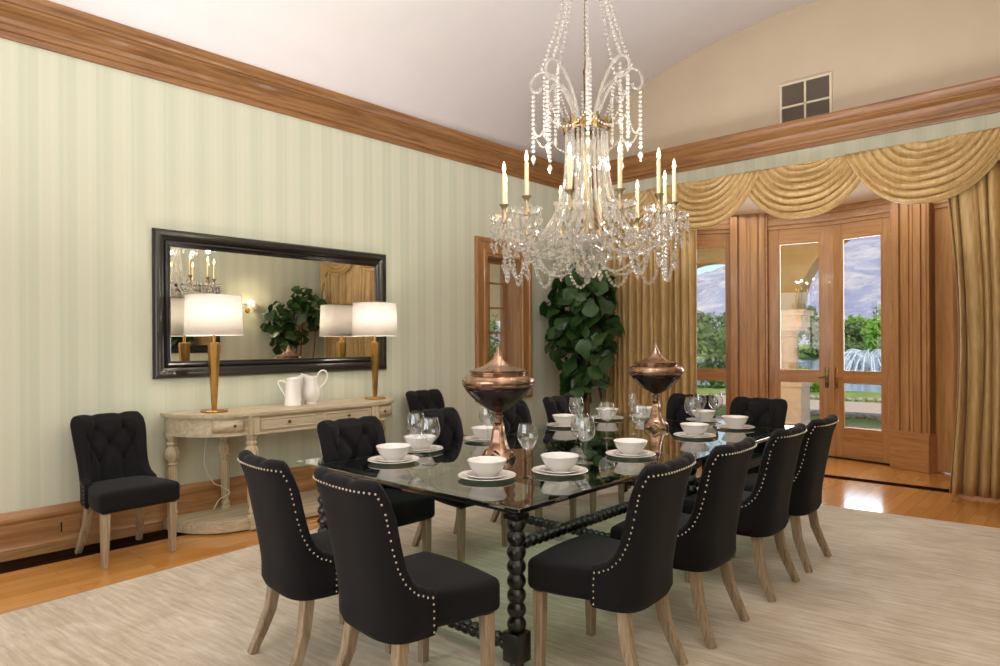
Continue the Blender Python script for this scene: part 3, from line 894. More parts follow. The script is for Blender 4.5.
CHAIRS = [  # x, y, heading of the seat front (deg, 0 = +y), label
 (-2.82, 1.83, -6, 'black tufted chair at the near table end, left of the pair'),
 (-2.175, 1.83, -5, 'black tufted chair at the near table end, right of the pair, back toward us'),
 (-1.72, 2.62, 94, 'black chair on the open rug side, nearest the near table corner'),
 (-1.715, 3.30, 91, 'black chair on the open rug side, second from the near end'),
 (-1.715, 4.08, 91, 'black chair on the open rug side, third from the near end'),
 (-1.715, 4.72, 91, 'black chair on the open rug side, farthest toward the garden doors'),
 (-3.475, 2.64, -91, 'black chair on the console side, nearest the near table end'),
 (-3.50, 3.42, -90, 'black chair on the console side, second from the near end'),
 (-3.52, 4.28, -90, 'black chair on the console side, third from the near end'),
 (-3.52, 5.02, -90, 'black chair on the console side, farthest from the near end'),
 (-2.94, 5.66, 180, 'black chair at the far table end nearer the fig tree'),
 (-2.32, 5.65, 178, 'black chair at the far table end nearer the garden doors'),
 (-5.225, 1.75, -86, 'charcoal tufted chair against the wall left of the console'),
 (-5.20, 4.81, -90, 'charcoal tufted chair against the wall right of the console'),
]
for i, (x, y, hd, lab) in enumerate(CHAIRS):
    z = RUGZ if i < 12 else 0.0035
    g = 'dining chairs around the glass table' if i < 12 else 'spare chairs along the mirror wall'
    if i == 0:
        CHAIR.location = (x, y, z); CHAIR.rotation_euler = (0, 0, R(hd)); tag(CHAIR, lab, 'chair', g)
    else: dup(CHAIR, (x, y, z), R(hd), lab, g)

# ------------------------------------------------------------------ dining table
TX0, TX1, TY0, TY1, TZ = -3.69, -1.885, 2.19, 5.86, 0.78
t = thing('dining_table', 'long glass topped dining table on black spool turned legs', 'table', ((TX0+TX1)/2, (TY0+TY1)/2, RUGZ))
cx, cy = t.location.x, t.location.y; zt = TZ-RUGZ
b = MB(); b.rbox((0, 0, zt-0.009), (TX1-TX0, TY1-TY0, 0.018), 0.005, 2)
b.build('glass_top', M['table_glass'], t)['label'] = 'clear glass tabletop with green edge'
def spool(mb, p0, p1, r, pitch):
    p0, p1 = Vector(p0), Vector(p1); L = (p1-p0).length; n = max(2, int(L/pitch))
    prof = []
    for k in range(n):
        for q in range(7):
            a = PI*q/7
            prof.append((r*(0.66+0.34*math.sin(a)), L*(k+q/7)/n))
    prof = [(0, 0)]+prof+[(r*0.66, L), (0, L)]
    q = Vector((0, 0, 1)).rotation_difference((p1-p0).normalized()).to_matrix().to_4x4()
    mb.lathe(prof, 14, (0, 0, 0), Matrix.Translation(p0) @ q)
LX, LY = 0.775, 1.71
leg0 = None
for sy in (-1, 0, 1):
    for sx in (-1, 1):
        if leg0 is None:
            b = MB(); spool(b, (0, 0, 0.17), (0, 0, zt-0.075), 0.045, 0.062); b.bbox(-0.047, 0.047, -0.047, 0.047, 0.035, 0.17, 0.005); b.ball((0, 0, 0.02), 0.035, 12, 6, sz=0.57)
            b.bbox(-0.043, 0.043, -0.043, 0.043, zt-0.085, zt-0.06, 0.004)
            leg0 = b.build('leg', M['ebony'], t, smooth=True, sharp=35); leg0.location = (sx*LX, sy*LY, 0)
        else:
            child_copy(leg0, t, 0, (sx*LX, sy*LY, 0))
for sy in (-1, 0, 1):
    b = MB(); spool(b, (-LX+0.045, sy*LY, 0.10), (LX-0.045, sy*LY, 0.10), 0.036, 0.05); b.build('stretcher', M['ebony'], t, smooth=True, sharp=35)
for sx in (-1, 1):
    for (a, c) in ((-1, 0), (0, 1)):
        b = MB(); spool(b, (sx*LX, a*LY+0.045, 0.56), (sx*LX, c*LY-0.045, 0.56), 0.03, 0.045); b.build('stretcher', M['ebony'], t, smooth=True, sharp=35)
b = MB()
for sx in (-1, 1): b.bbox(sx*LX-0.03, sx*LX+0.03, -LY-0.03, LY+0.03, zt-0.06, zt-0.019, 0.004)
for sy in (-1, 0, 1): b.bbox(-LX, LX, sy*LY-0.03, sy*LY+0.03, zt-0.059, zt-0.02, 0.004)
b.build('top_frame', M['ebony'], t)

# ------------------------------------------------------------------ place settings
def lathe_obj(name, prof, mat, label, cat, loc, group, seg=40, sharp=50):
    b = MB(); b.lathe(prof, seg); o = b.build(name, mat, smooth=True, sharp=sharp, weld=True); o.location = loc
    return tag(o, label, cat, group)
PLATE = [(0, 0), (0.10, 0), (0.105, 0.002), (0.15, 0.014), (0.155, 0.017), (0.153, 0.0195), (0.148, 0.018), (0.108, 0.008), (0.1, 0.006), (0, 0.006)]
SPL = [(0, 0), (0.07, 0), (0.075, 0.002), (0.108, 0.013), (0.111, 0.0155), (0.109, 0.0175), (0.105, 0.016), (0.076, 0.008), (0.07, 0.006), (0, 0.006)]
BOWL = [(0, 0), (0.050, 0), (0.052, 0.006), (0.060, 0.011), (0.078, 0.028), (0.092, 0.05), (0.102, 0.072), (0.106, 0.082), (0.1045, 0.084), (0.1005, 0.082), (0.096, 0.072), (0.086, 0.05), (0.071, 0.029), (0.05, 0.014), (0, 0.012)]
ts = 0.9655
SET = [(-3.323, 2.658, 'at the near table end, left place'), (-2.537, 2.677, 'at the near table end, right place'),
 (-3.515, 3.041, 'on the console side, first place from the near end'), (-3.502, 3.68, 'on the console side, behind the near copper urn'),
 (-3.55, 4.741, 'on the console side, third place from the near end'), (-3.583, 5.458, 'on the console side, last place before the fig tree'),
 (-3.36, 5.80, 'at the far table end, beside the far copper urn'), (-2.79, 5.86, 'at the far table end, toward the garden doors'),
 (-2.321, 3.05, 'on the rug side, first place from the near end'), (-2.316, 3.80, 'on the rug side, second place from the near end'),
 (-2.396, 4.871, 'on the rug side, third place from the near end'), (-2.371, 5.571, 'on the rug side, last place before the garden doors')]
pl0 = None
for (x, y, lab) in SET:
    px, py = x*ts, y*ts
    if pl0 is None:
        pl0 = lathe_obj('dinner_plate', PLATE, M['porcelain'], 'wide white dinner plate '+lab, 'plate', (px, py, TZ+0.0005), 'dinner plates on the glass table', 48)
        sp0 = lathe_obj('side_plate', SPL, M['porcelain'], 'smaller white plate under the bowl '+lab, 'plate', (px, py, TZ+0.0075), 'small plates under the bowls', 48)
        bw0 = lathe_obj('soup_bowl', BOWL, M['porcelain'], 'white bowl stacked on plates '+lab, 'bowl', (px, py, TZ+0.0145), 'bowls on the glass table', 48)
    else:
        for src, z, pre in ((pl0, 0.0005, 'wide white dinner plate '), (sp0, 0.0075, 'smaller white plate under the bowl '), (bw0, 0.0145, 'white bowl stacked on plates ')):
            c = src.copy(); COL.objects.link(c); c.location = (px, py, TZ+z); c['label'] = pre+lab
# glasses: bowl on stem on foot
def glass(kind):
    if kind == 'round':
        prof = [(0, 0), (0.036, 0.001), (0.037, 0.003), (0.02, 0.006), (0.006, 0.012), (0.004, 0.03), (0.004, 0.085), (0.007, 0.097), (0.025, 0.108), (0.042, 0.13), (0.0475, 0.155), (0.044, 0.185), (0.036, 0.215),
                (0.0345, 0.215), (0.0425, 0.185), (0.046, 0.155), (0.0405, 0.131), (0.023, 0.11), (0, 0.102)]
    elif kind == 'tulip':
        prof = [(0, 0), (0.034, 0.001), (0.035, 0.003), (0.018, 0.006), (0.005, 0.012), (0.004, 0.03), (0.004, 0.095), (0.008, 0.108), (0.03, 0.135), (0.042, 0.165), (0.041, 0.195), (0.036, 0.225),
                (0.0345, 0.225), (0.0395, 0.195), (0.0405, 0.165), (0.0285, 0.137), (0.006, 0.113), (0, 0.112)]
    else:
        prof = [(0, 0), (0.032, 0.001), (0.033, 0.003), (0.016, 0.006), (0.005, 0.012), (0.0035, 0.03), (0.0035, 0.13), (0.008, 0.145), (0.022, 0.175), (0.03, 0.21), (0.031, 0.235), (0.028, 0.265),
                (0.0268, 0.265), (0.0296, 0.235), (0.0285, 0.21), (0.0205, 0.177), (0.006, 0.152), (0, 0.15)]
    b = MB(); b.lathe(prof, 32); return b
GP = {}
GL = [('round', -3.255, 2.785, 'balloon wine glass behind the left bowl at the near table end'),
      ('round', -2.985, 2.66, 'balloon wine glass standing clear on the glass, near end between settings'),
      ('round', -3.25, 3.44, 'balloon wine glass left of the near copper urn'),
      ('tulip', -2.29, 2.73, 'tulip wine glass between the two nearest right hand bowls'),
      ('round', -2.30, 3.27, 'balloon wine glass just behind the first rug side bowl'),
      ('round', -3.18, 4.40, 'balloon wine glass by the third console side setting'),
      ('round', -2.44, 3.42, 'second of two overlapping wine glasses behind the first rug side bowl'),
      ('round', -2.76, 4.20, 'balloon wine glass in mid table, left of the tall flute'),
      ('flute', -2.70, 4.47, 'tall slim flute glass in mid table'),
      ('tulip', -2.38, 4.02, 'wine glass just behind the second rug side bowl'),
      ('round', -2.47, 4.98, 'balloon wine glass right of the far copper urn'),
      ('tulip', -2.52, 5.22, 'tulip wine glass behind the third rug side bowl'),
      ('round', -2.52, 5.52, 'balloon wine glass by the last rug side bowl')]
for kind, x, y, lab in GL:
    if kind not in GP:
        o = glass(kind).build('wine_glass' if kind != 'flute' else 'flute_glass', M['wine_glass'], smooth=True, sharp=60, weld=True); GP[kind] = o
    else:
        o = GP[kind].copy(); COL.objects.link(o)
    o.scale = (1.3, 1.3, 1.27) if kind != 'flute' else (1.25, 1.25, 1.22)
    o.location = (x, y, TZ+0.0005); tag(o, lab, 'glass', 'stemware on the glass table')

# copper urns
def urn(x, y, label):
    t = thing('copper_urn', label, 'urn', (x, y, TZ+0.0005), R(20), 'copper lidded urns on the glass table')
    b = MB()   # flared four sided foot with arched openings
    hs = [(0.105, 0.0), (0.086, 0.025), (0.066, 0.06), (0.048, 0.11), (0.036, 0.17), (0.03, 0.23)]
    for (sx, sy) in ((1, 1), (-1, 1), (-1, -1), (1, -1)):
        pass
    n = 24
    def fn(i, j):
        r, z = hs[j]; a = 2*PI*i/n+PI/4
        q = (abs(math.cos(a))**5+abs(math.sin(a))**5)**(-1/5)
        zz = z
        if j == 0:
            zz = 0.045*(math.cos(2*(a))**2)**1.5
        if j == 1:
            zz = max(z, 0.045*(math.cos(2*a)**2)**1.5+0.012)
        return (r*q*math.cos(a), r*q*math.sin(a), zz)
    b.grid(fn, n, len(hs), cu=True); b.build('foot', M['copper_glass'], t, smooth=True, sharp=60, solid=0.008)
    b = MB(); b.lathe([(0, 0.225), (0.03, 0.225), (0.034, 0.235), (0.034, 0.25), (0.026, 0.256), (0.04, 0.268), (0.04, 0.278), (0.024, 0.286), (0.03, 0.30), (0, 0.30)], 24); b.build('collar', M['copper_glass'], t, smooth=True, sharp=50)
    b = MB(); b.lathe([(0, 0.295), (0.045, 0.297), (0.085, 0.315), (0.15, 0.35), (0.215, 0.395), (0.262, 0.437), (0.28, 0.462)], 48); b.build('bowl', M['plum_glass'], t, smooth=True, sharp=60, solid=0.004)['label'] = 'dark plum lower bowl'
    b = MB(); b.lathe([(0.28, 0.460), (0.290, 0.474), (0.294, 0.490), (0.290, 0.508), (0.272, 0.522), (0.235, 0.53), (0.22, 0.534), (0.222, 0.546), (0.226, 0.552)], 48); b.build('shoulder', M['copper_glass'], t, smooth=True, sharp=60, solid=0.004)
    b = MB(); b.lathe([(0.236, 0.553), (0.238, 0.562), (0.2, 0.570), (0.13, 0.585), (0.085, 0.605), (0.05, 0.632), (0.03, 0.665), (0.016, 0.695), (0.006, 0.722), (0, 0.735)], 48); b.build('lid', M['copper_glass'], t, smooth=True, sharp=60)
    for ch in children(t):
        ch.scale = (0.76, 0.76, 0.97) if not ch.name.startswith('foot') else (0.88, 0.88, 0.97)
    return t
urn(-2.80, 3.06, 'tall lidded copper urn nearer the camera')
urn(-2.79, 4.98, 'tall lidded copper urn farther along the table, before the curtain')

# ------------------------------------------------------------------ console table
CXW, CXF, CY0, CYA, CYB, CY1, CT = -5.645, -5.07, 2.17, 2.62, 3.88, 4.33, 0.945
def dplan(off=0.0, n=18):
    pts = [(CXW, CY0-off)]
    for i in range(n+1):
        a = PI/2*i/n; pts.append((CXW+(CXF-0.035+off-CXW)*math.sin(a), CYA-(CYA-CY0+off)*math.cos(a)))
    pts += [(CXF+off, CYA), (CXF+off, CYB)]
    for i in range(n+1):
        a = PI/2*(1-i/n); pts.append((CXW+(CXF-0.035+off-CXW)*math.sin(a), CYB+(CY1-CYB+off)*math.cos(a)))
    pts.append((CXW, CY1+off))
    out = []
    for p in pts:
        if not out or (abs(p[0]-out[-1][0])+abs(p[1]-out[-1][1])) > 1e-4: out.append(p)
    return out
ccx, ccy = -5.36, 3.25
def loc(pts): return [(p[0]-ccx, p[1]-ccy) for p in pts]
t = thing('console_table', 'long limed wood console with rounded ends and turned legs under the mirror', 'console table', (ccx, ccy, 0.0033), 0)
b = MB(); b.prism(loc(dplan(0.022)), CT-0.026, CT-0.0033); b.prism(loc(dplan(0.010)), CT-0.038, CT-0.026); b.build('top', M['console'], t)
b = MB(); b.prism(loc(dplan(-0.012)), CT-0.17, CT-0.038); b.prism(loc(dplan(0.0)), CT-0.182, CT-0.168); b.build('apron', M['console'], t)
b = MB(); b.prism(loc(dplan(0.0)), 0.012, 0.08); b.prism(loc(dplan(-0.02)), 0.08, 0.095); b.prism(loc(dplan(-0.03)), 0.0, 0.014); b.build('plinth', M['console'], t)
# drawers
def drawer(y0, y1, x=None):
    f = MB(); xx = CXF-ccx-0.012
    f.bbox(xx-0.004, xx+0.006, y0-ccy, y1-ccy, CT-0.155, CT-0.052, 0.003)
    o = f.build('drawer', M['console'], t)
    g = MB(); rect_sweep(g, y1-y0-0.01, 0.09, [(0, 0.0), (0, 0.006), (0.008, 0.009), (0.014, 0.004), (0.014, 0)], Matrix.Translation((xx+0.006, (y0+y1)/2-ccy, CT-0.1035)) @ Matrix.Rotation(R(90), 4, 'Z'))
    g.build('moulding', M['console'], o)
    k = MB(); k.lathe([(0, 0), (0.006, 0), (0.005, 0.01), (0.013, 0.018), (0.011, 0.026), (0, 0.028)], 12, (0, 0, 0), Matrix.Translation((xx+0.006, (y0+y1)/2-ccy, CT-0.1)) @ Matrix.Rotation(R(90), 4, 'Y'))
    k.build('knob', M['gilt'], o, smooth=True)
drawer(2.70, 3.21); drawer(3.29, 3.80)
for (yy, a) in ((2.47, -1), (4.03, 1)):
    q = 0.85
    f = MB(); n = 10
    # small curved end drawers
    def fe(i, j):
        th = PI/2*(0.62+0.33*i/n)
        x = CXW+(CXF-0.035-0.009-CXW)*math.sin(th); y = (CYA-(CYA-CY0)*math.cos(th)) if a < 0 else (CYB+(CY1-CYB)*math.cos(th))
        return (x-ccx+(0.004), y-ccy, (CT-0.15, CT-0.055)[j])
    f.grid(fe, n+1, 2); o = f.build('drawer', M['console'], t, smooth=True, solid=0.010)
    k = MB(); p = fe(7, 0); k.ball((p[0]+0.015, p[1]+a*0.006, CT-0.1), 0.012, 10, 6); k.build('knob', M['gilt'], o, smooth=True)
# legs: turned with carved urn
LEGP = [(0, 0.095), (0.04, 0.095), (0.042, 0.11), (0.03, 0.125), (0.036, 0.14), (0.036, 0.155), (0.024, 0.17), (0.026, 0.2), (0.030, 0.40), (0.034, 0.50), (0.028, 0.515), (0.04, 0.53), (0.028, 0.545), (0.032, 0.555),
        (0.052, 0.585), (0.056, 0.62), (0.048, 0.655), (0.032, 0.675), (0.042, 0.69), (0.042, 0.705), (0.03, 0.715), (0.04, 0.735), (0.046, 0.75), (0.046, 0.765), (0, 0.765)]
LEGS = [(CXW+0.07, CY0+0.045), (CXW+0.07, CY1-0.045), (CXF-0.06, CYA+0.035), (CXF-0.06, CYB-0.035), (CXW+0.055, CYA+0.035), (CXW+0.055, CYB-0.035)]
lg = None
for (x, y) in LEGS:
    if lg is None:
        b = MB(); b.lathe(LEGP, 20)
        for k in range(12):
            a = 2*PI*k/12
            b.tube([(0.0275*math.cos(a), 0.0275*math.sin(a), 0.2), (0.0335*math.cos(a), 0.0335*math.sin(a), 0.495)], 0.0045, 5)
            b.tube([(0.036*math.cos(a), 0.036*math.sin(a), 0.56), (0.056*math.cos(a), 0.056*math.sin(a), 0.60), (0.055*math.cos(a), 0.055*math.sin(a), 0.63), (0.036*math.cos(a), 0.036*math.sin(a), 0.668)], 0.006, 5)
        lg = b.build('leg', M['console_z'], t, smooth=True, sharp=50); lg.location = (x-ccx, y-ccy, 0)
    else: child_copy(lg, t, 0, (x-ccx, y-ccy, 0))
# corner blocks on the centre front
for y in (CYA+0.035, CYB-0.035):
    b = MB(); b.bbox(CXF-ccx-0.1, CXF-ccx+0.006, y-ccy-0.04, y-ccy+0.04, CT-0.18, CT-0.039, 0.004)
    for q in (-0.02, 0, 0.02): b.box(CXF-ccx+0.004, CXF-ccx+0.010, y-ccy+q-0.006, y-ccy+q+0.006, CT-0.165, CT-0.055)
    b.build('corner_block', M['console_z'], t)

# lamp cord under the console
b = MB()
pc = [(-5.60, 2.50, 0.90), (-5.62, 2.51, 0.7), (-5.615, 2.49, 0.5), (-5.61, 2.56, 0.33), (-5.59, 2.62, 0.29), (-5.52, 2.66, 0.24), (-5.54, 2.58, 0.19), (-5.56, 2.54, 0.11)]
def cr(pts, n=6):
    out = []; P = [Vector(p) for p in pts]
    for i in range(len(P)-1):
        a = P[max(0, i-1)]; b_ = P[i]; c = P[i+1]; d_ = P[min(len(P)-1, i+2)]
        for k in range(n):
            s = k/n
            out.append(0.5*((2*b_)+(c-a)*s+(2*a-5*b_+4*c-d_)*s*s+(3*b_-a-3*c+d_)*s**3))
    out.append(P[-1]); return out
b.tube(cr(pc), 0.004, 6); tag(b.build('lamp_cord', M['cord'], smooth=True), 'thin pale lamp cord dangling below the console', 'cord')

# ------------------------------------------------------------------ table lamps
def lamp(x, y, label):
    t = thing('table_lamp', label, 'lamp', (x, y, CT+0.0004), 0, 'table lamps on the console')
    b = MB(); b.lathe([(0, 0), (0.104, 0), (0.106, 0.004), (0.106, 0.012), (0.1, 0.017), (0.03, 0.02), (0, 0.02)], 40); b.build('base', M['brass'], t, smooth=True)
    b = MB()   # faceted post, wider at the top
    b.lathe([(0, 0.018), (0.019, 0.018), (0.022, 0.05), (0.048, 0.54), (0.048, 0.56), (0.012, 0.565), (0, 0.565)], 6); b.build('post', M['brass'], t)
    b = MB(); b.lathe([(0.0, 0.56), (0.012, 0.56), (0.012, 0.64), (0.02, 0.645), (0.02, 0.69), (0, 0.69)], 12); b.build('socket', M['brass'], t, smooth=True)
    b = MB(); z0, z1, r0_, r1_ = 0.62, 0.945, 0.222, 0.210
    b.lathe([(r0_, z0), (r1_, z1)], 64); b.build('lamp_shade', M['shade'], t, smooth=True, solid=0.003)
    b = MB()
    b.lathe([(r0_+0.003, z0), (r0_+0.003, z0+0.006), (r0_-0.003, z0+0.006), (r0_-0.003, z0)], 64, close=True)
    b.lathe([(r1_+0.003, z1-0.006), (r1_+0.003, z1), (r1_-0.003, z1), (r1_-0.003, z1-0.006)], 64, close=True)
    for k in range(3):
        a = 2*PI*k/3; b.tube([(0.012*math.cos(a), 0.012*math.sin(a), 0.64), (r0_*0.985*math.cos(a), r0_*0.985*math.sin(a), z0+0.012)], 0.002, 5)
    b.build('shade_ring', M['cord'], t, smooth=True)
    b = MB(); b.ball((0, 0, 0.74), 0.032, 14, 8); b.build('bulb', m_emit('lamp_bulb', (255, 222, 170), 3.0), t, smooth=True)
    L = bpy.data.lights.new('lamp_light', 'POINT'); L.energy = 10; L.color = (1, 0.91, 0.8); L.shadow_soft_size = 0.09
    lo = bpy.data.objects.new('lamp_light', L); COL.objects.link(lo); lo.parent = t; lo.location = (0, 0, 0.80)
    return t
lamp(-5.385, 2.47, 'brass table lamp with white drum shade at the left console end')
lamp(-5.385, 4.08, 'brass table lamp with white drum shade at the right console end')

# ------------------------------------------------------------------ pitchers
def pitcher(x, y, rz, prof, label, hz, hr, spout):
    t = thing('pitcher', label, 'pitcher', (x, y, CT+0.0004), rz, 'white pitchers on the console')
    b = MB(); n = 36; outer = prof; m = len(prof)
    def fn(i, j, s=0.0):
        r, z = outer[j]; a = 2*PI*i/n
        top = outer[-1][1]
        f = smooth01((z-top*0.72)/(top*0.28))
        dirx = math.cos(a)
        ext = spout*f*max(0, dirx)**6
        zz = z+0.028*f*max(0, dirx)**4-0.012*f*max(0, -dirx)**2
        return ((r-s+ext)*math.cos(a), (r-s)*math.sin(a), zz)
    b.grid(lambda i, j: fn(i, j), n, m, cu=True)
    b.f.append(tuple(reversed([i*m for i in range(n)])))
    b.build('body', M['porcelain'], t, smooth=True, sharp=60, solid=0.004)
    b = MB(); b.tube(cr(hz, 8), hr, 10); b.build('handle', M['porcelain'], t, smooth=True)
    return t
pitcher(-5.37, 3.17, R(60), [(0.001, 0), (0.070, 0.0), (0.074, 0.006), (0.073, 0.015), (0.070, 0.02), (0.066, 0.10), (0.060, 0.20), (0.058, 0.225), (0.061, 0.25)],
        'straight sided white pitcher with angular handle, left of the pair',
        [(-0.058, 0, 0.205), (-0.085, 0, 0.222), (-0.118, 0, 0.218), (-0.122, 0, 0.195), (-0.1, 0, 0.15), (-0.075, 0, 0.105), (-0.065, 0, 0.085)], 0.008, 0.035)
pitcher(-5.40, 3.36, R(-95+180), [(0.001, 0), (0.052, 0.0), (0.056, 0.008), (0.05, 0.018), (0.072, 0.05), (0.084, 0.09), (0.080, 0.14), (0.062, 0.19), (0.052, 0.225), (0.058, 0.26)],
        'round bellied white pitcher with tall loop handle, right of the pair',
        [(0.0, 0, 0)], 0.008, 0.0) if False else pitcher(-5.40, 3.37, R(-95), [(0.001, 0), (0.052, 0.0), (0.056, 0.008), (0.05, 0.018), (0.072, 0.05), (0.084, 0.09), (0.080, 0.14), (0.062, 0.19), (0.054, 0.225), (0.060, 0.255)],
        'round bellied white pitcher with tall loop handle, right of the pair',
        [(-0.056, 0, 0.215), (-0.075, 0, 0.27), (-0.11, 0, 0.30), (-0.15, 0, 0.29), (-0.165, 0, 0.25), (-0.15, 0, 0.20), (-0.11, 0, 0.16), (-0.079, 0, 0.14)], 0.0085, 0.04)

# ------------------------------------------------------------------ mirrors
MP = [(0, 0), (0, 0.022), (0.006, 0.034), (0.02, 0.044), (0.05, 0.040), (0.075, 0.028), (0.088, 0.022), (0.094, 0.034), (0.104, 0.036), (0.11, 0.026), (0.122, 0.02), (0.130, 0.024), (0.138, 0.016), (0.138, 0.006), (0.12, 0.0)]
def wall_mirror(loc_, rz, w, h, label, tilt=0):
    t = thing('wall_mirror', label, 'mirror', loc_, rz)
    b = MB(); rect_sweep(b, w, h, MP); b.build('frame', M['mirror_frame'], t, smooth=True, sharp=30)
    b = MB(); b.box(-w/2+0.12, w/2-0.12, -0.010, -0.004, -h/2+0.12, h/2-0.12); b.build('mirror_glass', M['mirror'], t)
    return t
wall_mirror((XL+0.002, 3.27, 1.823), R(90), 2.33, 1.21, 'long black framed mirror on the striped wall above the console')
wall_mirror((XR-0.002, 4.45, 1.94), R(-90), 2.33, 1.21, 'black framed mirror on the opposite wall, seen only as a reflection')

# wall sconce on the opposite wall
t = thing('wall_sconce', 'lit brass wall sconce on the opposite wall, seen in the mirror', 'sconce', (XR-0.002, 6.15, 2.12), R(-90))
b = MB(); b.lathe([(0, 0), (0.05, 0), (0.045, 0.012), (0.02, 0.018), (0, 0.018)], 24, (0, 0, 0), Matrix.Rotation(R(90), 4, 'X')); b.build('backplate', M['brass'], t, smooth=True)
for sx in (-1, 1):
    b = MB(); b.tube(cr([(0, -0.01, 0), (sx*0.04, -0.05, -0.03), (sx*0.08, -0.09, -0.02), (sx*0.09, -0.1, 0.02)]), 0.006, 8); a_ = b.build('arm', M['brass'], t, smooth=True)
    b = MB(); b.lathe([(0.03, 0.02), (0.045, 0.06), (0.055, 0.12)], 20, (sx*0.09, -0.1, 0)); b.build('glass_shade', M['shade'], t, smooth=True, solid=0.002)
    b = MB(); b.ball((sx*0.09, -0.1, 0.06), 0.016, 10, 6); b.build('bulb', M['flame'], t, smooth=True)
L = bpy.data.lights.new('sconce_light', 'POINT'); L.energy = 14; L.color = (1, 0.82, 0.58); L.shadow_soft_size = 0.04
lo = bpy.data.objects.new('sconce_light', L); COL.objects.link(lo); lo.parent = t; lo.location = (0, -0.12, 0.14)

# ------------------------------------------------------------------ fiddle leaf figs
def fig_leaf_verts(L, W):
    n = 7; rows = []
    prof = [0.0, 0.30, 0.42, 0.55, 0.85, 1.0, 0.72, 0.0]
    v = []; f = []
    for i in range(len(prof)):
        s = i/(len(prof)-1); w = prof[i]*W/2
        droop = -0.16*L*s*s
        for k, q in enumerate((-1, -0.5, 0, 0.5, 1)):
            v.append((L*s, w*q, droop+0.05*L*abs(q)*prof[i]+0.012*L*math.sin(9*s+q*3)))
    for i in range(len(prof)-1):
        for k in range(4):
            f.append((i*5+k, i*5+k+1, (i+1)*5+k+1, (i+1)*5+k))
    return v, f
def fig_tree(loc_, label, blobs, nl, seed, pot_r=0.2, leafscale=1.0, name='fiddle_leaf_fig', xmin=-9, xmax=9, ymax=9):
    t = thing(name, label, 'plant', loc_, 0, None); rnd = random.Random(seed)
    b = MB(); b.lathe([(0, 0), (pot_r*0.72, 0), (pot_r*0.78, 0.02), (pot_r*0.95, 0.3), (pot_r, 0.36), (pot_r, 0.39), (pot_r*0.9, 0.39), (pot_r*0.88, 0.34), (0, 0.34)], 32); b.build('pot', M['pot'], t, smooth=True)
    b = MB(); b.lathe([(0, 0.345), (pot_r*0.87, 0.345), (pot_r*0.87, 0.355), (0, 0.36)], 24); b.build('soil', M['soil'], t)
    b = MB()
    for i, (c, r_) in enumerate(blobs):
        base = Vector((0.03*math.cos(i*2.4), 0.03*math.sin(i*2.4), 0.34)); c = Vector(c)
        mid = base.lerp(c, 0.5)+Vector((rnd.uniform(-.08, .08), rnd.uniform(-.08, .08), 0.0))
        b.tube(cr([base, Vector((base.x*1.3, base.y*1.3, 0.75)), mid, c]), [0.017*(1-k/24*0.6) for k in range(19)], 7)
    b.build('trunk', M['trunk'], t, smooth=True)
    b = MB()
    for k in range(nl):
        c, r_ = blobs[k % len(blobs)]
        dv = Vector((rnd.gauss(0, 1), rnd.gauss(0, 1), rnd.gauss(0, 1))).normalized()
        pos = Vector(c)+Vector((dv.x*r_[0], dv.y*r_[1], dv.z*r_[2]))*rnd.uniform(0.45, 1.0)
        L = rnd.uniform(0.19, 0.30)*leafscale; W = L*rnd.uniform(0.62, 0.8)
        v, f = fig_leaf_verts(L, W)
        nm_ = Vector((dv.x, dv.y, dv.z*0.6+rnd.uniform(0.0, 0.5))).normalized()
        tg = Vector((rnd.gauss(0, 1), rnd.gauss(0, 1), rnd.gauss(0.1, 1)))
        out = (tg-nm_*tg.dot(nm_)).normalized()*1.0+nm_*0.25; out.normalize()
        s2 = nm_.cross(out).normalized(); u2 = out.cross(s2)
        Mx = Matrix(((out.x, s2.x, u2.x, pos.x), (out.y, s2.y, u2.y, pos.y), (out.z, s2.z, u2.z, pos.z), (0, 0, 0, 1)))
        w_ = [Mx @ Vector(p) for p in v]
        if min(p.x for p in w_) < xmin or max(p.x for p in w_) > xmax or max(p.y for p in w_) > ymax: continue
        b.add(w_, f)
    b.build('leaves', M['fig_leaf'], t, smooth=True, sharp=80)
    return t
fig_tree((-4.98, 7.10, 0), 'fiddle leaf fig tree in the corner beside the gold curtain',
         [((-0.05, 0.0, 2.25), (0.25, 0.25, 0.2)), ((0.12, 0.0, 2.1), (0.3, 0.28, 0.25)), ((-0.2, -0.05, 1.85), (0.3, 0.28, 0.3)), ((0.15, 0.05, 1.7), (0.32, 0.28, 0.3)), ((-0.25, -0.02, 1.5), (0.28, 0.25, 0.25)), ((0.05, -0.05, 1.3), (0.3, 0.26, 0.3)), ((-0.02, 0.0, 0.98), (0.16, 0.16, 0.13))], 330, 5, leafscale=1.12, xmin=-0.68, ymax=0.5)
fig_tree((0.27, 7.0, 0), 'second fiddle leaf fig, seen in the mirror beside the sconce',
         [((0.0, 0.1, 2.3), (0.2, 0.3, 0.22)), ((-0.1, 0.3, 2.1), (0.2, 0.25, 0.22)), ((0.05, -0.4, 2.0), (0.2, 0.3, 0.28)), ((0.0, 0.0, 1.8), (0.22, 0.4, 0.28)), ((0.0, -0.35, 1.6), (0.2, 0.3, 0.2))], 150, 9, xmax=0.36, ymax=0.55)

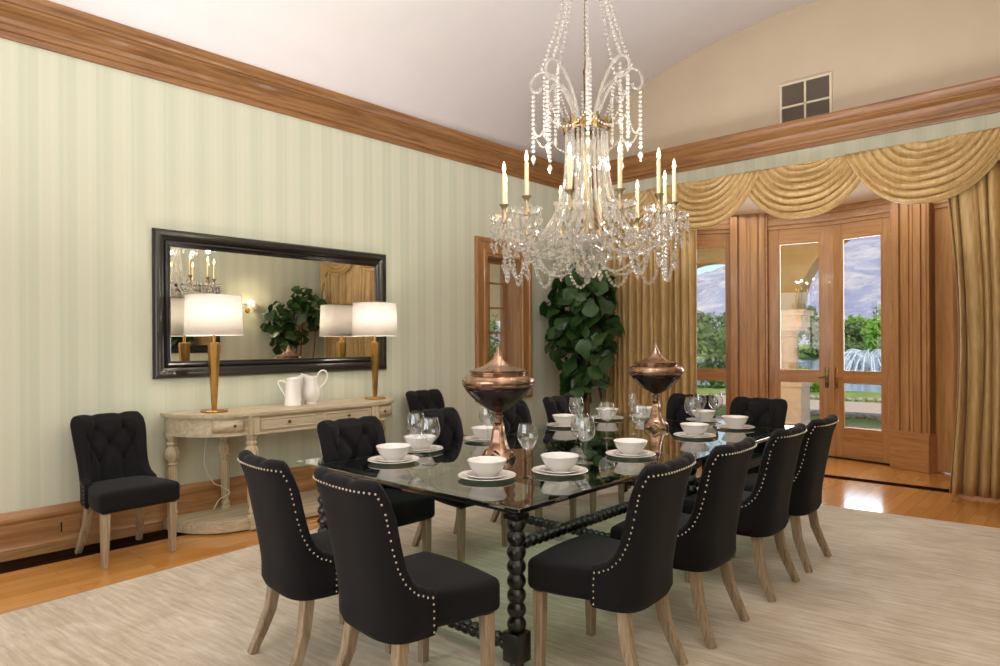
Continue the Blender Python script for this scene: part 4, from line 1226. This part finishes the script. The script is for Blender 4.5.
# ------------------------------------------------------------------ chandelier
CX, CYY, CSC = -2.44, 3.50, 0.847
t = thing('chandelier', 'crystal chandelier with twelve electric candles over the dining table', 'chandelier', (CX, CYY, 1.5+0.42*CSC), R(0))
t.scale = (CSC, CSC, CSC)
Z0 = 1.92
def zz(z): return z-Z0
def beads(mb, path, r, step, seg=6):
    P = [Vector(p) for p in path]; acc = step
    for a, c in zip(P, P[1:]):
        L = (c-a).length; pos = 0
        while acc <= L-pos+1e-9:
            pos += acc; q = a.lerp(c, pos/L); mb.ball(q, r, seg, 4); acc = step
        acc -= (L-pos)
def catenary(p0, p1, sag, n=20):
    p0, p1 = Vector(p0), Vector(p1)
    return [p0.lerp(p1, i/n)-Vector((0, 0, sag*4*(i/n)*(1-i/n))) for i in range(n+1)]
# stem
b = MB(); b.lathe([(0, zz(3.0)), (0.012, zz(3.0)), (0.016, zz(3.1)), (0.019, zz(3.25)), (0.019, zz(3.48)), (0.024, zz(3.49)), (0.024, zz(3.52)), (0.014, zz(3.53)), (0.011, zz(3.7)), (0.009, zz(5.80)), (0.06, zz(5.81)), (0.075, zz(5.865)), (0, zz(5.87))], 16)
b.build('stem', M['gilt'], t, smooth=True)
b = MB()
for k in range(22): b.ball((0, 0, zz(3.6+k*0.045)), 0.018, 8, 5)
b.build('stem_beads', M['crystal'], t, smooth=True)
# gilt crown ring with leaf ornaments
b = MB(); b.lathe([(0.150, zz(3.06)), (0.162, zz(3.06)), (0.165, zz(3.075)), (0.165, zz(3.105)), (0.155, zz(3.115)), (0.148, zz(3.10))], 40, close=True)
for k in range(12):
    a = 2*PI*k/12
    Mx = Matrix.Rotation(a, 4, 'Z') @ Matrix.Translation((0.163, 0, zz(3.10)))
    b.add([(0, -0.024, -0.045), (0.012, 0, -0.06), (0, 0.024, -0.045), (0.008, 0.034, 0.0), (0.016, 0.016, 0.035), (0.03, 0, 0.055), (0.016, -0.016, 0.035), (0.008, -0.034, 0.0), (0.022, 0, 0.0)],
          [(0, 1, 8), (1, 2, 8), (2, 3, 8), (3, 4, 8), (4, 5, 8), (5, 6, 8), (6, 7, 8), (7, 0, 8)], Mx)
    b.ball((0.172*math.cos(a+PI/12), 0.172*math.sin(a+PI/12), zz(3.085)), 0.017, 8, 5)
for k in range(4):
    a = PI/2*k; b.tube([(0, 0, zz(3.08)), (0.155*math.cos(a), 0.155*math.sin(a), zz(3.08))], 0.006, 6)
b.build('crown_ring', M['gilt'], t, smooth=True, sharp=40, solid=None)
# arms
RC = 0.63; ZC = 2.36
view_az = math.atan2(-CYY, -CX)          # direction from the axis toward the camera
A0 = view_az-R(10)
def rod(path, r=0.0105, seg=8):
    mb = MB(); mb.tube(cr(path, 7), r, seg); return mb
arm_path = [(0.150, 0, zz(3.05)), (0.153, 0, zz(2.88)), (0.17, 0, zz(2.68)), (0.225, 0, zz(2.48)), (0.33, 0, zz(2.31)), (0.46, 0, zz(2.225)), (0.57, 0, zz(2.225)), (0.625, 0, zz(2.28)), (RC, 0, zz(2.36))]
inner_path = [(0.145, 0, zz(3.05)), (0.145, 0, zz(2.85)), (0.152, 0, zz(2.66)), (0.19, 0, zz(2.48)), (0.255, 0, zz(2.36)), (0.335, 0, zz(2.285))]
low_path = [(0.07, 0, zz(2.23)), (0.18, 0, zz(2.19)), (0.30, 0, zz(2.15)), (0.42, 0, zz(2.16)), (0.52, 0, zz(2.20)), (0.57, 0, zz(2.225))]
arm = rod(arm_path, 0.012).build('arm', M['rod_glass'], t, smooth=True)
inn = rod(inner_path, 0.010).build('glass_rod', M['rod_glass'], t, smooth=True)
lowr = rod(low_path, 0.009).build('lower_arm', M['rod_glass'], t, smooth=True)
# candle unit at angle 0
b = MB(); b.lathe([(0, zz(2.36)), (0.02, zz(2.36)), (0.024, zz(2.39)), (0.014, zz(2.42)), (0.012, zz(2.45)), (0.022, zz(2.475)), (0.034, zz(2.485)), (0.036, zz(2.492)), (0.016, zz(2.495)), (0, zz(2.495))], 18, (RC, 0, 0)); cup = b.build('candle_cup', M['pale_brass'], t, smooth=True)
b = MB(); b.lathe([(0, zz(2.485)), (0.0145, zz(2.485)), (0.0135, zz(2.72)), (0.008, zz(2.725)), (0, zz(2.725))], 14, (RC, 0, 0)); can = b.build('candle', M['candle'], t, smooth=True)
b = MB(); b.lathe([(0, zz(2.722)), (0.009, zz(2.732)), (0.0135, zz(2.752)), (0.009, zz(2.778)), (0.003, zz(2.80)), (0, zz(2.806))], 12, (RC, 0, 0)); fl = b.build('flame_bulb', M['flame'], can, smooth=True)
b = MB(); b.lathe([(0.012, zz(2.385)), (0.05, zz(2.375)), (0.085, zz(2.39)), (0.10, zz(2.405))], 24, (RC, 0, 0))
for k in range(12):
    a = 2*PI*k/12; b.ball((RC+0.10*math.cos(a), 0.10*math.sin(a), zz(2.405)), 0.011, 6, 4)
bob = b.build('bobeche', M['dish_glass'], t, smooth=True, sharp=60)
b = MB()
for k in range(12):
    a = 2*PI*k/12; x, y = RC+0.095*math.cos(a), 0.095*math.sin(a)
    b.ball((x, y, zz(2.375)), 0.0095, 6, 4); b.crystal((x, y, zz(2.325)), 0.017, 0.075)
    if k % 2 == 0: b.ball((x, y, zz(2.25)), 0.012, 6, 4); b.crystal((x, y, zz(2.205)), 0.013, 0.06)
drops = b.build('crystal_drops', M['crystal'], t)
b = MB()
z = 2.21
for k in range(5): b.ball((RC, 0, zz(z)), 0.0115, 6, 4); z -= 0.03
b.crystal((RC, 0, zz(z-0.01)), 0.026, 0.09, 8)
b.ball((RC, 0, zz(z+0.02)), 0.018, 8, 5)
pend = b.build('pendant_chain', M['crystal'], t)
b = MB()
a1 = 2*PI/12
beads(b, catenary((RC*0.99, 0.05, zz(2.17)), (RC*0.99*math.cos(a1)-0.05*math.sin(a1), RC*0.99*math.sin(a1)-0.05*math.cos(a1), zz(2.17)), 0.22), 0.0145, 0.032)
gar = b.build('bead_garland', M['bead'], t, smooth=True)
b = MB()
beads(b, catenary((RC*0.80, 0, zz(2.18)), (0.12, 0, zz(2.08)), 0.12), 0.011, 0.025)
gar2 = b.build('bead_garland', M['bead'], t, smooth=True)
units = [arm, cup, can, bob, drops, pend, gar, lowr]
for k in range(12):
    az = A0+2*PI*k/12
    if k == 0:
        for o in units: o.rotation_euler = (0, 0, az)
        inn.rotation_euler = (0, 0, az+PI/12); gar2.rotation_euler = (0, 0, az)
    else:
        for o in units: child_copy(o, t, az)
        child_copy(inn, t, az+PI/12)
        if k % 2 == 0: child_copy(gar2, t, az)
    L = bpy.data.lights.new('candle_light', 'POINT'); L.energy = 6.5; L.color = (1.0, 0.91, 0.79); L.shadow_soft_size = 0.02
    lo = bpy.data.objects.new('candle_light', L); COL.objects.link(lo); lo.parent = t; lo.location = (RC*math.cos(az), RC*math.sin(az), zz(2.95))
# centre column, bowl and finial
b = MB(); b.lathe([(0, zz(2.26)), (0.03, zz(2.26)), (0.03, zz(2.30)), (0.022, zz(2.36)), (0.022, zz(3.05)), (0, zz(3.05))], 16); b.build('centre_column', M['pale_brass'], t, smooth=True)
b = MB(); b.lathe([(0.03, zz(2.30)), (0.07, zz(2.295)), (0.115, zz(2.26)), (0.135, zz(2.215)), (0.125, zz(2.175)), (0.09, zz(2.15)), (0.05, zz(2.14))], 28); b.build('glass_dome', M['rod_glass'], t, smooth=True, solid=0.006)
b = MB()
for k in range(16):
    a = 2*PI*k/16; b.crystal((0.12*math.cos(a), 0.12*math.sin(a), zz(2.12)), 0.017, 0.09)
    b.crystal((0.075*math.cos(a), 0.075*math.sin(a), zz(2.05)), 0.016, 0.08)
b.build('crystal_fringe', M['crystal'], t)
b = MB(); b.lathe([(0, zz(2.14)), (0.03, zz(2.14)), (0.02, zz(2.10)), (0.05, zz(2.07)), (0.068, zz(2.03)), (0.05, zz(1.985)), (0.02, zz(1.97)), (0.028, zz(1.955)), (0.012, zz(1.93)), (0, zz(1.925))], 10); b.build('finial_ball', M['crystal'], t)
# upper plume of curled glass arms with hanging strands
pl_path = [(0.07, 0, zz(3.12)), (0.10, 0, zz(3.22)), (0.155, 0, zz(3.35)), (0.23, 0, zz(3.46)), (0.31, 0, zz(3.515)), (0.375, 0, zz(3.50)), (0.41, 0, zz(3.44)), (0.395, 0, zz(3.375)), (0.35, 0, zz(3.37)), (0.34, 0, zz(3.40))]
plume = rod(pl_path, 0.011).build('plume_arm', M['rod_glass'], t, smooth=True)
b = MB(); beads(b, [(0.395, 0, zz(3.37)), (0.395, 0, zz(2.90))], 0.0145, 0.034); b.crystal((0.395, 0, zz(2.87)), 0.02, 0.08)
strand = b.build('bead_strand', M['bead'], t)
b = MB(); beads(b, [(0.31, 0.02, zz(3.50)), (0.31, 0.02, zz(3.08))], 0.0125, 0.03); b.crystal((0.31, 0.02, zz(3.05)), 0.016, 0.06)
strand2 = b.build('bead_strand', M['bead'], t)
b = MB(); beads(b, [Vector(p) for p in catenary((0.06, 0, zz(4.55)), (0.34, 0, zz(3.52)), 0.10)], 0.014, 0.036); up_s = b.build('upper_strand', M['bead'], t)
b = MB(); beads(b, catenary((0.395, 0.0, zz(3.10)), (0.395*math.cos(PI/4), 0.395*math.sin(PI/4), zz(3.10)), 0.10), 0.0085, 0.023); g3 = b.build('upper_garland', M['crystal'], t)
b = MB(); beads(b, catenary((0.31, 0, zz(3.42)), (0.16, 0, zz(3.10)), 0.05), 0.0085, 0.024); g4 = b.build('bead_swag', M['crystal'], t)
for k in range(8):
    az = A0+2*PI*k/8+0.2
    for o in (plume, strand, strand2, up_s, g3, g4):
        if k == 0: o.rotation_euler = (0, 0, az)
        else: child_copy(o, t, az)
b = MB(); b.lathe([(0.05, zz(4.54)), (0.065, zz(4.54)), (0.07, zz(4.57)), (0.05, zz(4.58))], 24, close=True); b.tube([(-0.06, 0, zz(4.56)), (0.06, 0, zz(4.56))], 0.004, 6); b.build('top_ring', M['gilt'], t, smooth=True)

# ------------------------------------------------------------------ outside: porch arcade, garden, mountain
b = MB(); b.box(-12, 8, 9.35, 13.2, -0.2, -0.03); b.box(-12, XL-0.4, YN-6, 9.35, -0.2, -0.03)
struct(b.build('terrace', M['paving']), 'pale paved porch outside the garden doors', 'terrace')
# arcade wall with arched openings
AY0, AY1, ATOP = 12.0, 12.45, 4.1
ARCH = [(-2.60, 1.40, 2.03, 1.33), (-5.68, 1.12, 2.03, 0.95), (-8.7, 1.2, 2.03, 1.0), (0.5, 1.3, 2.03, 1.2), (3.6, 1.3, 2.03, 1.2)]
b = MB()
def arch_top(x):
    for (c, hw, zs, rise) in ARCH:
        if abs(x-c) < hw: return zs+rise*math.sqrt(1-((x-c)/hw)**2)
    return 1.68
xs_ = set([-11.5, 6.5])
for (c, hw, zs, rise) in ARCH:
    for i in range(33): xs_.add(round(c-hw*math.cos(PI*i/32), 5))
xs_ = sorted(xs_)
pts2 = []
for i, x in enumerate(xs_):
    inside = None
    for a in ARCH:
        if abs(x-a[0]) <= a[1]+1e-4: inside = a
    if inside:
        q = max(0, 1-((x-inside[0])/inside[1])**2); zt_ = inside[2]+inside[3]*math.sqrt(q)
        edge_l = abs(x-(inside[0]-inside[1])) < 2e-4; edge_r = abs(x-(inside[0]+inside[1])) < 2e-4
        if edge_l: pts2 += [(x, 2.03)]
        elif edge_r: pts2 += [(x, 2.03)]
        else: pts2.append((x, zt_))
    else: pts2.append((x, 2.03))
# build as quads column by column
for (xa, za), (xb, zb) in zip(pts2, pts2[1:]):
    b.add([(xa, AY0, za), (xb, AY0, zb), (xb, AY0, ATOP), (xa, AY0, ATOP), (xa, AY1, za), (xb, AY1, zb), (xb, AY1, ATOP), (xa, AY1, ATOP)],
          [(0, 1, 2, 3), (5, 4, 7, 6), (0, 4, 5, 1), (3, 2, 6, 7)])
struct(b.build('wall_arcade', M['arcade']), 'ochre stucco arcade with arches outside the doors', 'wall')
b = MB(); b.box(-12, 7, 9.75, 12.45, ATOP, ATOP+0.2); struct(b.build('ceiling_porch', M['arcade']), 'stucco porch ceiling beyond the doors', 'ceiling')
# exterior face of the house around the bay
b = MB(); b.box(-6.03, -4.91, 8.66, 8.9, 0, 4.3); b.box(-0.39, 7, 8.66, 8.9, 0, 4.3); b.box(-4.95, -0.35, 8.7, 9.75, BZ+0.26, 4.3); struct(b.build('wall_outside', M['arcade']), 'ochre outer wall of the house beside the bay', 'wall')
def column(x, label):
    t = thing('porch_column', label, 'column', (x, 12.22, -0.03), 0, 'stone columns of the porch arcade')
    b = MB(); b.bbox(-0.30, 0.30, -0.24, 0.24, 0.0, 0.72, 0.01); b.bbox(-0.34, 0.34, -0.28, 0.28, 0.0, 0.12, 0.01); b.bbox(-0.33, 0.33, -0.27, 0.27, 0.72, 0.80, 0.01); b.build('pedestal', M['stone'], t)
    b = MB(); b.lathe([(0, 0.80), (0.215, 0.80), (0.215, 0.85), (0.19, 0.88), (0.205, 0.91), (0.165, 0.95), (0.17, 1.2), (0.155, 1.58), (0.175, 1.60), (0.17, 1.63), (0.2, 1.68), (0.2, 1.70), (0, 1.70)], 32); b.build('shaft', plain('rough_stone', (222, 208, 186), 0.85, 0, 14, 0.12, 0.4), t, smooth=True, sharp=40)
    b = MB(); b.bbox(-0.27, 0.27, -0.22, 0.22, 1.70, 1.76, 0.006); b.bbox(-0.31, 0.31, -0.24, 0.24, 1.76, 1.96, 0.008); b.bbox(-0.36, 0.36, -0.27, 0.27, 1.96, 2.06, 0.01); b.build('capital', M['stone'], t)
for x, lab in ((-4.24, 'cream stone porch column seen through the left garden door'), (-0.96, 'porch column hidden right of the garden doors'), (-7.17, 'porch column farther left along the arcade')):
    column(x, lab)
# ground
b = MB(); b.box(-60, 40, 13.2, 22.5, -0.35, -0.06); struct(b.build('lawn', M['grass']), 'bright green lawn beyond the porch', 'lawn')
b = MB(); b.box(-60, 40, 15.3, 18.4, -0.06, -0.045); struct(b.build('path', M['path']), 'pale gravel path between two rows of rocks', 'path')
b = MB(); b.box(-60, 40, 22.5, 62, -0.4, -0.2); struct(b.build('pond', M['water']), 'pond with a fountain behind the lawn', 'pond')
b = MB(); b.box(-160, 120, 62, 260, -0.4, 0.0); struct(b.build('far_ground', M['grass']), 'grassy bank on the far side of the pond', 'ground')
b = MB(); b.box(-60, XL-0.4, -40, 9.3, -0.4, -0.21); b.box(XL-0.4, 40, -60, YN-0.3, -0.4, -0.21); struct(b.build('side_ground', M['path']), 'pale ground outside the mirror wall', 'ground')
# rocks, each its own object
rnd = random.Random(3)
rockp = None; nr = 0
for (y, n, x0, x1, s0, s1) in ((14.6, 21, -6.4, -1.9, 0.085, 0.105), (18.9, 28, -8.5, -2.2, 0.09, 0.12)):
    for k in range(n):
        if rockp is None or k % 6 == 0:
            b = MB(); sd = rnd.uniform(0, 100)
            def fr_(i, j):
                th = PI*(i+0.001)/10; ph = 2*PI*j/14
                p = Vector((math.sin(th)*math.cos(ph), math.sin(th)*math.sin(ph), math.cos(th)))
                q = 1+0.28*noise.noise(p*1.4+Vector((sd, 0, 0)))
                return (p.x*q, p.y*q*0.85, p.z*q*0.62)
            b.grid(fr_, 11, 14, cv=True); rockp = b.build('rock', M['rock'], smooth=True, sharp=60); o = rockp
        else: o = rockp.copy(); COL.objects.link(o)
        s = rnd.uniform(s0, s1); o.scale = (s, s, s)
        o.location = (x0+(x1-x0)*(k+rnd.uniform(0.4, 0.6))/n, y+rnd.uniform(-0.12, 0.12), -0.06+s*0.4); o.rotation_euler = (0, 0, rnd.uniform(0, 6))
        row = 'near' if y < 16 else 'far'
        tag(o, f'grey garden rock in the {row} row edging the gravel path', 'rock', f'rocks in the {row} row along the path')
# fountain
t = thing('fountain', 'fountain spraying white arcs over the pond', 'fountain', (-8.9, 37.0, -0.2))
b = MB(); b.lathe([(0, 0), (0.5, 0), (0.4, 0.12), (0.08, 0.16), (0.06, 0.35), (0, 0.35)], 20); b.build('nozzle', M['rock'], t, smooth=True)
b = MB(); rnd = random.Random(8)
for k in range(34):
    a = 2*PI*k/34+rnd.uniform(-.1, .1); rr_ = rnd.uniform(1.1, 2.0); h = rnd.uniform(0.85, 1.25)
    path = []
    for i in range(13):
        s = i/12; path.append((rr_*s*math.cos(a), rr_*s*math.sin(a), 0.3+4*h*s*(1-s)*(1-0.25*s)-0.3*s))
    b.tube(path, [0.012+0.02*i/12 for i in range(13)], 5)
    for q in range(26):
        s = rnd.uniform(0.35, 1.0); j = rnd.gauss(0, 0.09)
        x_, y_ = rr_*s*math.cos(a)+j, rr_*s*math.sin(a)+rnd.gauss(0, 0.09); z_ = 0.3+4*h*s*(1-s)*(1-0.25*s)-0.3*s-abs(rnd.gauss(0, 0.12))
        if z_ > 0.02: b.ball((x_, y_, z_), rnd.uniform(0.015, 0.035), 5, 3)
b.build('water_jets', M['spray'], t, smooth=True)
# trees
def tree(x, y, h, w, mat, label, seed, trunk=True, cat='tree', name='garden_tree', z0=0.0, dens=1.0, leaf=0.16, grp='trees beyond the pond'):
    t = thing(name, label, cat, (x, y, z0), 0, grp); rnd = random.Random(seed)
    if trunk:
        b = MB()
        b.tube([(0, 0, 0), (0.05*h*0.3, 0, h*0.3), (0, 0.02*h, h*0.7)], [0.03*h, 0.024*h, 0.01*h], 7)
        for k in range(4):
            a = k*1.6; b.tube([(0.01*h, 0, h*(0.3+0.06*k)), (w*0.25*math.cos(a), w*0.25*math.sin(a), h*(0.55+0.06*k))], [0.014*h, 0.006*h], 6)
        b.build('trunk', M['trunk'], t, smooth=True)
    b = MB(); n = int(900*dens); nb = 12
    cl = [(rnd.uniform(-.33, .33)*w, rnd.uniform(-.33, .33)*w, h*rnd.uniform(0.4 if trunk else 0.2, 0.82)) for _ in range(nb)]
    for k in range(n):
        c = cl[k % nb]; dv = Vector((rnd.gauss(0, 1), rnd.gauss(0, 1), rnd.gauss(0, 1))).normalized()
        q = rnd.uniform(0.6, 1)
        p = Vector(c)+Vector((dv.x*w*0.24*q, dv.y*w*0.24*q, dv.z*h*0.19*q))
        if p.z < 0.02: p.z = 0.02+rnd.random()*0.1
        a = Vector((rnd.gauss(0, 1), rnd.gauss(0, 1), rnd.gauss(0, 1))).normalized(); s = leaf*rnd.uniform(0.6, 1.3); c2 = a.orthogonal().normalized()
        b.add([p+a*s, p+c2*s*0.5+a.cross(c2)*s*0.1, p-a*s, p-c2*s*0.5+a.cross(c2)*s*0.1], [(0, 1, 2, 3)])
    b.build('crown' if trunk else 'foliage', mat, t)
    return t
tree(-9.4, 44, 3.3, 3.4, M['tree_a'], 'bright green tree right of the fountain', 1, leaf=0.2)
rnd = random.Random(12)
mats = [('tree_b', 'mid green'), ('tree_c', 'grey green'), ('tree_a', 'light green')]
ORD = ["first", "second", "third", "fourth", "fifth", "sixth", "seventh", "eighth"]
for row, y0_, nm2 in ((0, 65, 'front'), (1, 70, 'back')):
    for k in range(8):
        x = -35+k*3.1+row*1.5; mt, nm = mats[(k*2+row) % 3]
        tree(x, y0_+rnd.uniform(-.4, .4), rnd.uniform(2.8, 3.9)+row*1.2, 2.75, M[mt], f'{nm} tree, {ORD[k]} from the left in the {nm2} row on the far bank', 40+k+row*10, leaf=0.26, dens=0.8)
for k in range(9):
    tree(-34+k*3.0, 62.3, 1.3, 2.8, M['tree_b'], f'low green shrub, number {["one","two","three","four","five","six","seven","eight","nine"][k]} from the left along the far water edge', 70+k, trunk=False, cat='shrub', name='shrub', leaf=0.22, dens=0.7, grp='shrubs along the far water edge')
tree(-9.2, 21.4, 2.6, 2.6, M['tree_b'], 'dark green bush beside the porch column', 90, trunk=False, cat='shrub', name='shrub', z0=-0.14, grp='shrubs near the porch', leaf=0.11, dens=1.6)
tree(-7.0, 21.2, 0.9, 1.5, M['tree_a'], 'low bright shrub between the column and the door frame', 91, trunk=False, cat='shrub', name='shrub', z0=-0.14, grp='shrubs near the porch', leaf=0.08)
tree(-13.4, 23.0, 3.4, 3.0, M['tree_a'], 'light green bush seen through the left sidelight', 92, trunk=False, cat='shrub', name='shrub', z0=-0.14, grp='shrubs near the porch', leaf=0.12, dens=1.6)
tree(-10.6, 18.0, 1.7, 1.5, M['pink_leaf'], 'pink flowering bush seen through the left sidelight', 93, trunk=False, cat='shrub', name='shrub', z0=-0.14, grp='shrubs near the porch', leaf=0.07, dens=1.2)
# mountain
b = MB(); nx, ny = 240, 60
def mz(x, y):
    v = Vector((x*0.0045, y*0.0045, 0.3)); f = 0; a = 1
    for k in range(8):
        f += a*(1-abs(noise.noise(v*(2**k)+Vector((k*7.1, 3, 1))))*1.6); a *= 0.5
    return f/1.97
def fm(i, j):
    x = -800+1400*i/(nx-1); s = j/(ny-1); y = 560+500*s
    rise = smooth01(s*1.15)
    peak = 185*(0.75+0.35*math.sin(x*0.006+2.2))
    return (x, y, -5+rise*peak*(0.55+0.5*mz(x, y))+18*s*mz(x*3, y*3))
b.grid(fm, nx, ny); struct(b.build('mountain', M['mountain'], smooth=True, sharp=80), 'desert mountain beyond the garden, haze tinted into its lavender colour', 'mountain')
# pale neighbour wall outside the small window
b = MB(); b.box(-13.3, -13.0, 2, 19.0, -0.2, 4.5); struct(b.build('wall_courtyard', M['neighbour']), 'pale courtyard wall seen through the small window', 'wall')
tree(-8.4, 8.75, 2.3, 0.9, M['tree_b'], 'slender green shrub in the courtyard outside the small window', 95, trunk=False, cat='shrub', name='shrub', z0=-0.21, grp='courtyard planting', leaf=0.06)

# ------------------------------------------------------------------ light
w = bpy.data.worlds.new('world'); SC.world = w; w.use_nodes = True; nt = w.node_tree; nt.nodes.clear()
sky = nt.nodes.new('ShaderNodeTexSky'); sky.sky_type = 'NISHITA'; sky.sun_disc = False; sky.sun_elevation = R(48); sky.sun_rotation = R(150); sky.air_density = 1.2; sky.dust_density = 0.3; sky.ozone_density = 3.0
bg = nt.nodes.new('ShaderNodeBackground'); bg.inputs['Strength'].default_value = 0.13; wo = nt.nodes.new('ShaderNodeOutputWorld')
nt.links.new(sky.outputs[0], bg.inputs['Color']); nt.links.new(bg.outputs[0], wo.inputs['Surface'])
S = bpy.data.lights.new('sun', 'SUN'); S.energy = 3.0; S.angle = R(0.6); S.color = (1, 0.95, 0.86)
so = bpy.data.objects.new('sun', S); COL.objects.link(so)
so.rotation_euler = Vector((-0.52, 0.52, -0.68)).normalized().to_track_quat('-Z', 'Y').to_euler()
def area(name, loc_, rot, sx, sy, e, col):
    L = bpy.data.lights.new(name, 'AREA'); L.shape = 'RECTANGLE'; L.size = sx; L.size_y = sy; L.energy = e; L.color = col
    o = bpy.data.objects.new(name, L); COL.objects.link(o); o.location = loc_; o.rotation_euler = rot; return o
area('near_window_fill', ((NX0+NX1)/2, YN-0.35, (NZ0+NZ1)/2), (R(90), 0, 0), NX1-NX0, NZ1-NZ0, 90, (0.98, 0.98, 1.0))  # unseen area lamp added outside the near opening as room fill
area('ceiling_fill', (-1.0, 0.7, 2.1), (R(180), 0, 0), 2.6, 2.4, 225, (0.97, 0.98, 1.0))  # added fill lamp aimed up at the vault, no fixture
area('ceiling_fill', (-2.5, 6.4, 2.2), (R(180), 0, 0), 3.0, 1.0, 45, (0.98, 0.98, 1.0))  # second added upward fill lamp, toward the end wall
area('bay_fill', (-2.66, 8.6, 3.17), (0, 0, 0), 2.6, 0.5, 9, (1, 0.95, 0.88))  # added fill lamp below the bay ceiling, without a fixture
# added area lamp outside the garden doors, strengthening the daylight
area('door_fill', (-2.66, 10.6, 2.2), (R(-78), 0, 0), 3.4, 2.6, 260, (0.98, 0.98, 1.0))

SC.view_settings.view_transform = 'Standard'; SC.view_settings.look = 'None'; SC.view_settings.gamma = 1; SC.view_settings.exposure = 0.07
SC.view_settings.use_curve_mapping = False
try:
    SC.cycles.max_bounces = 14; SC.cycles.transparent_max_bounces = 32; SC.cycles.transmission_bounces = 12; SC.cycles.glossy_bounces = 6; SC.cycles.sample_clamp_indirect = 6; SC.cycles.caustics_refractive = False; SC.cycles.caustics_reflective = False
    SC.cycles.use_denoising = True
except Exception as e: print(e)
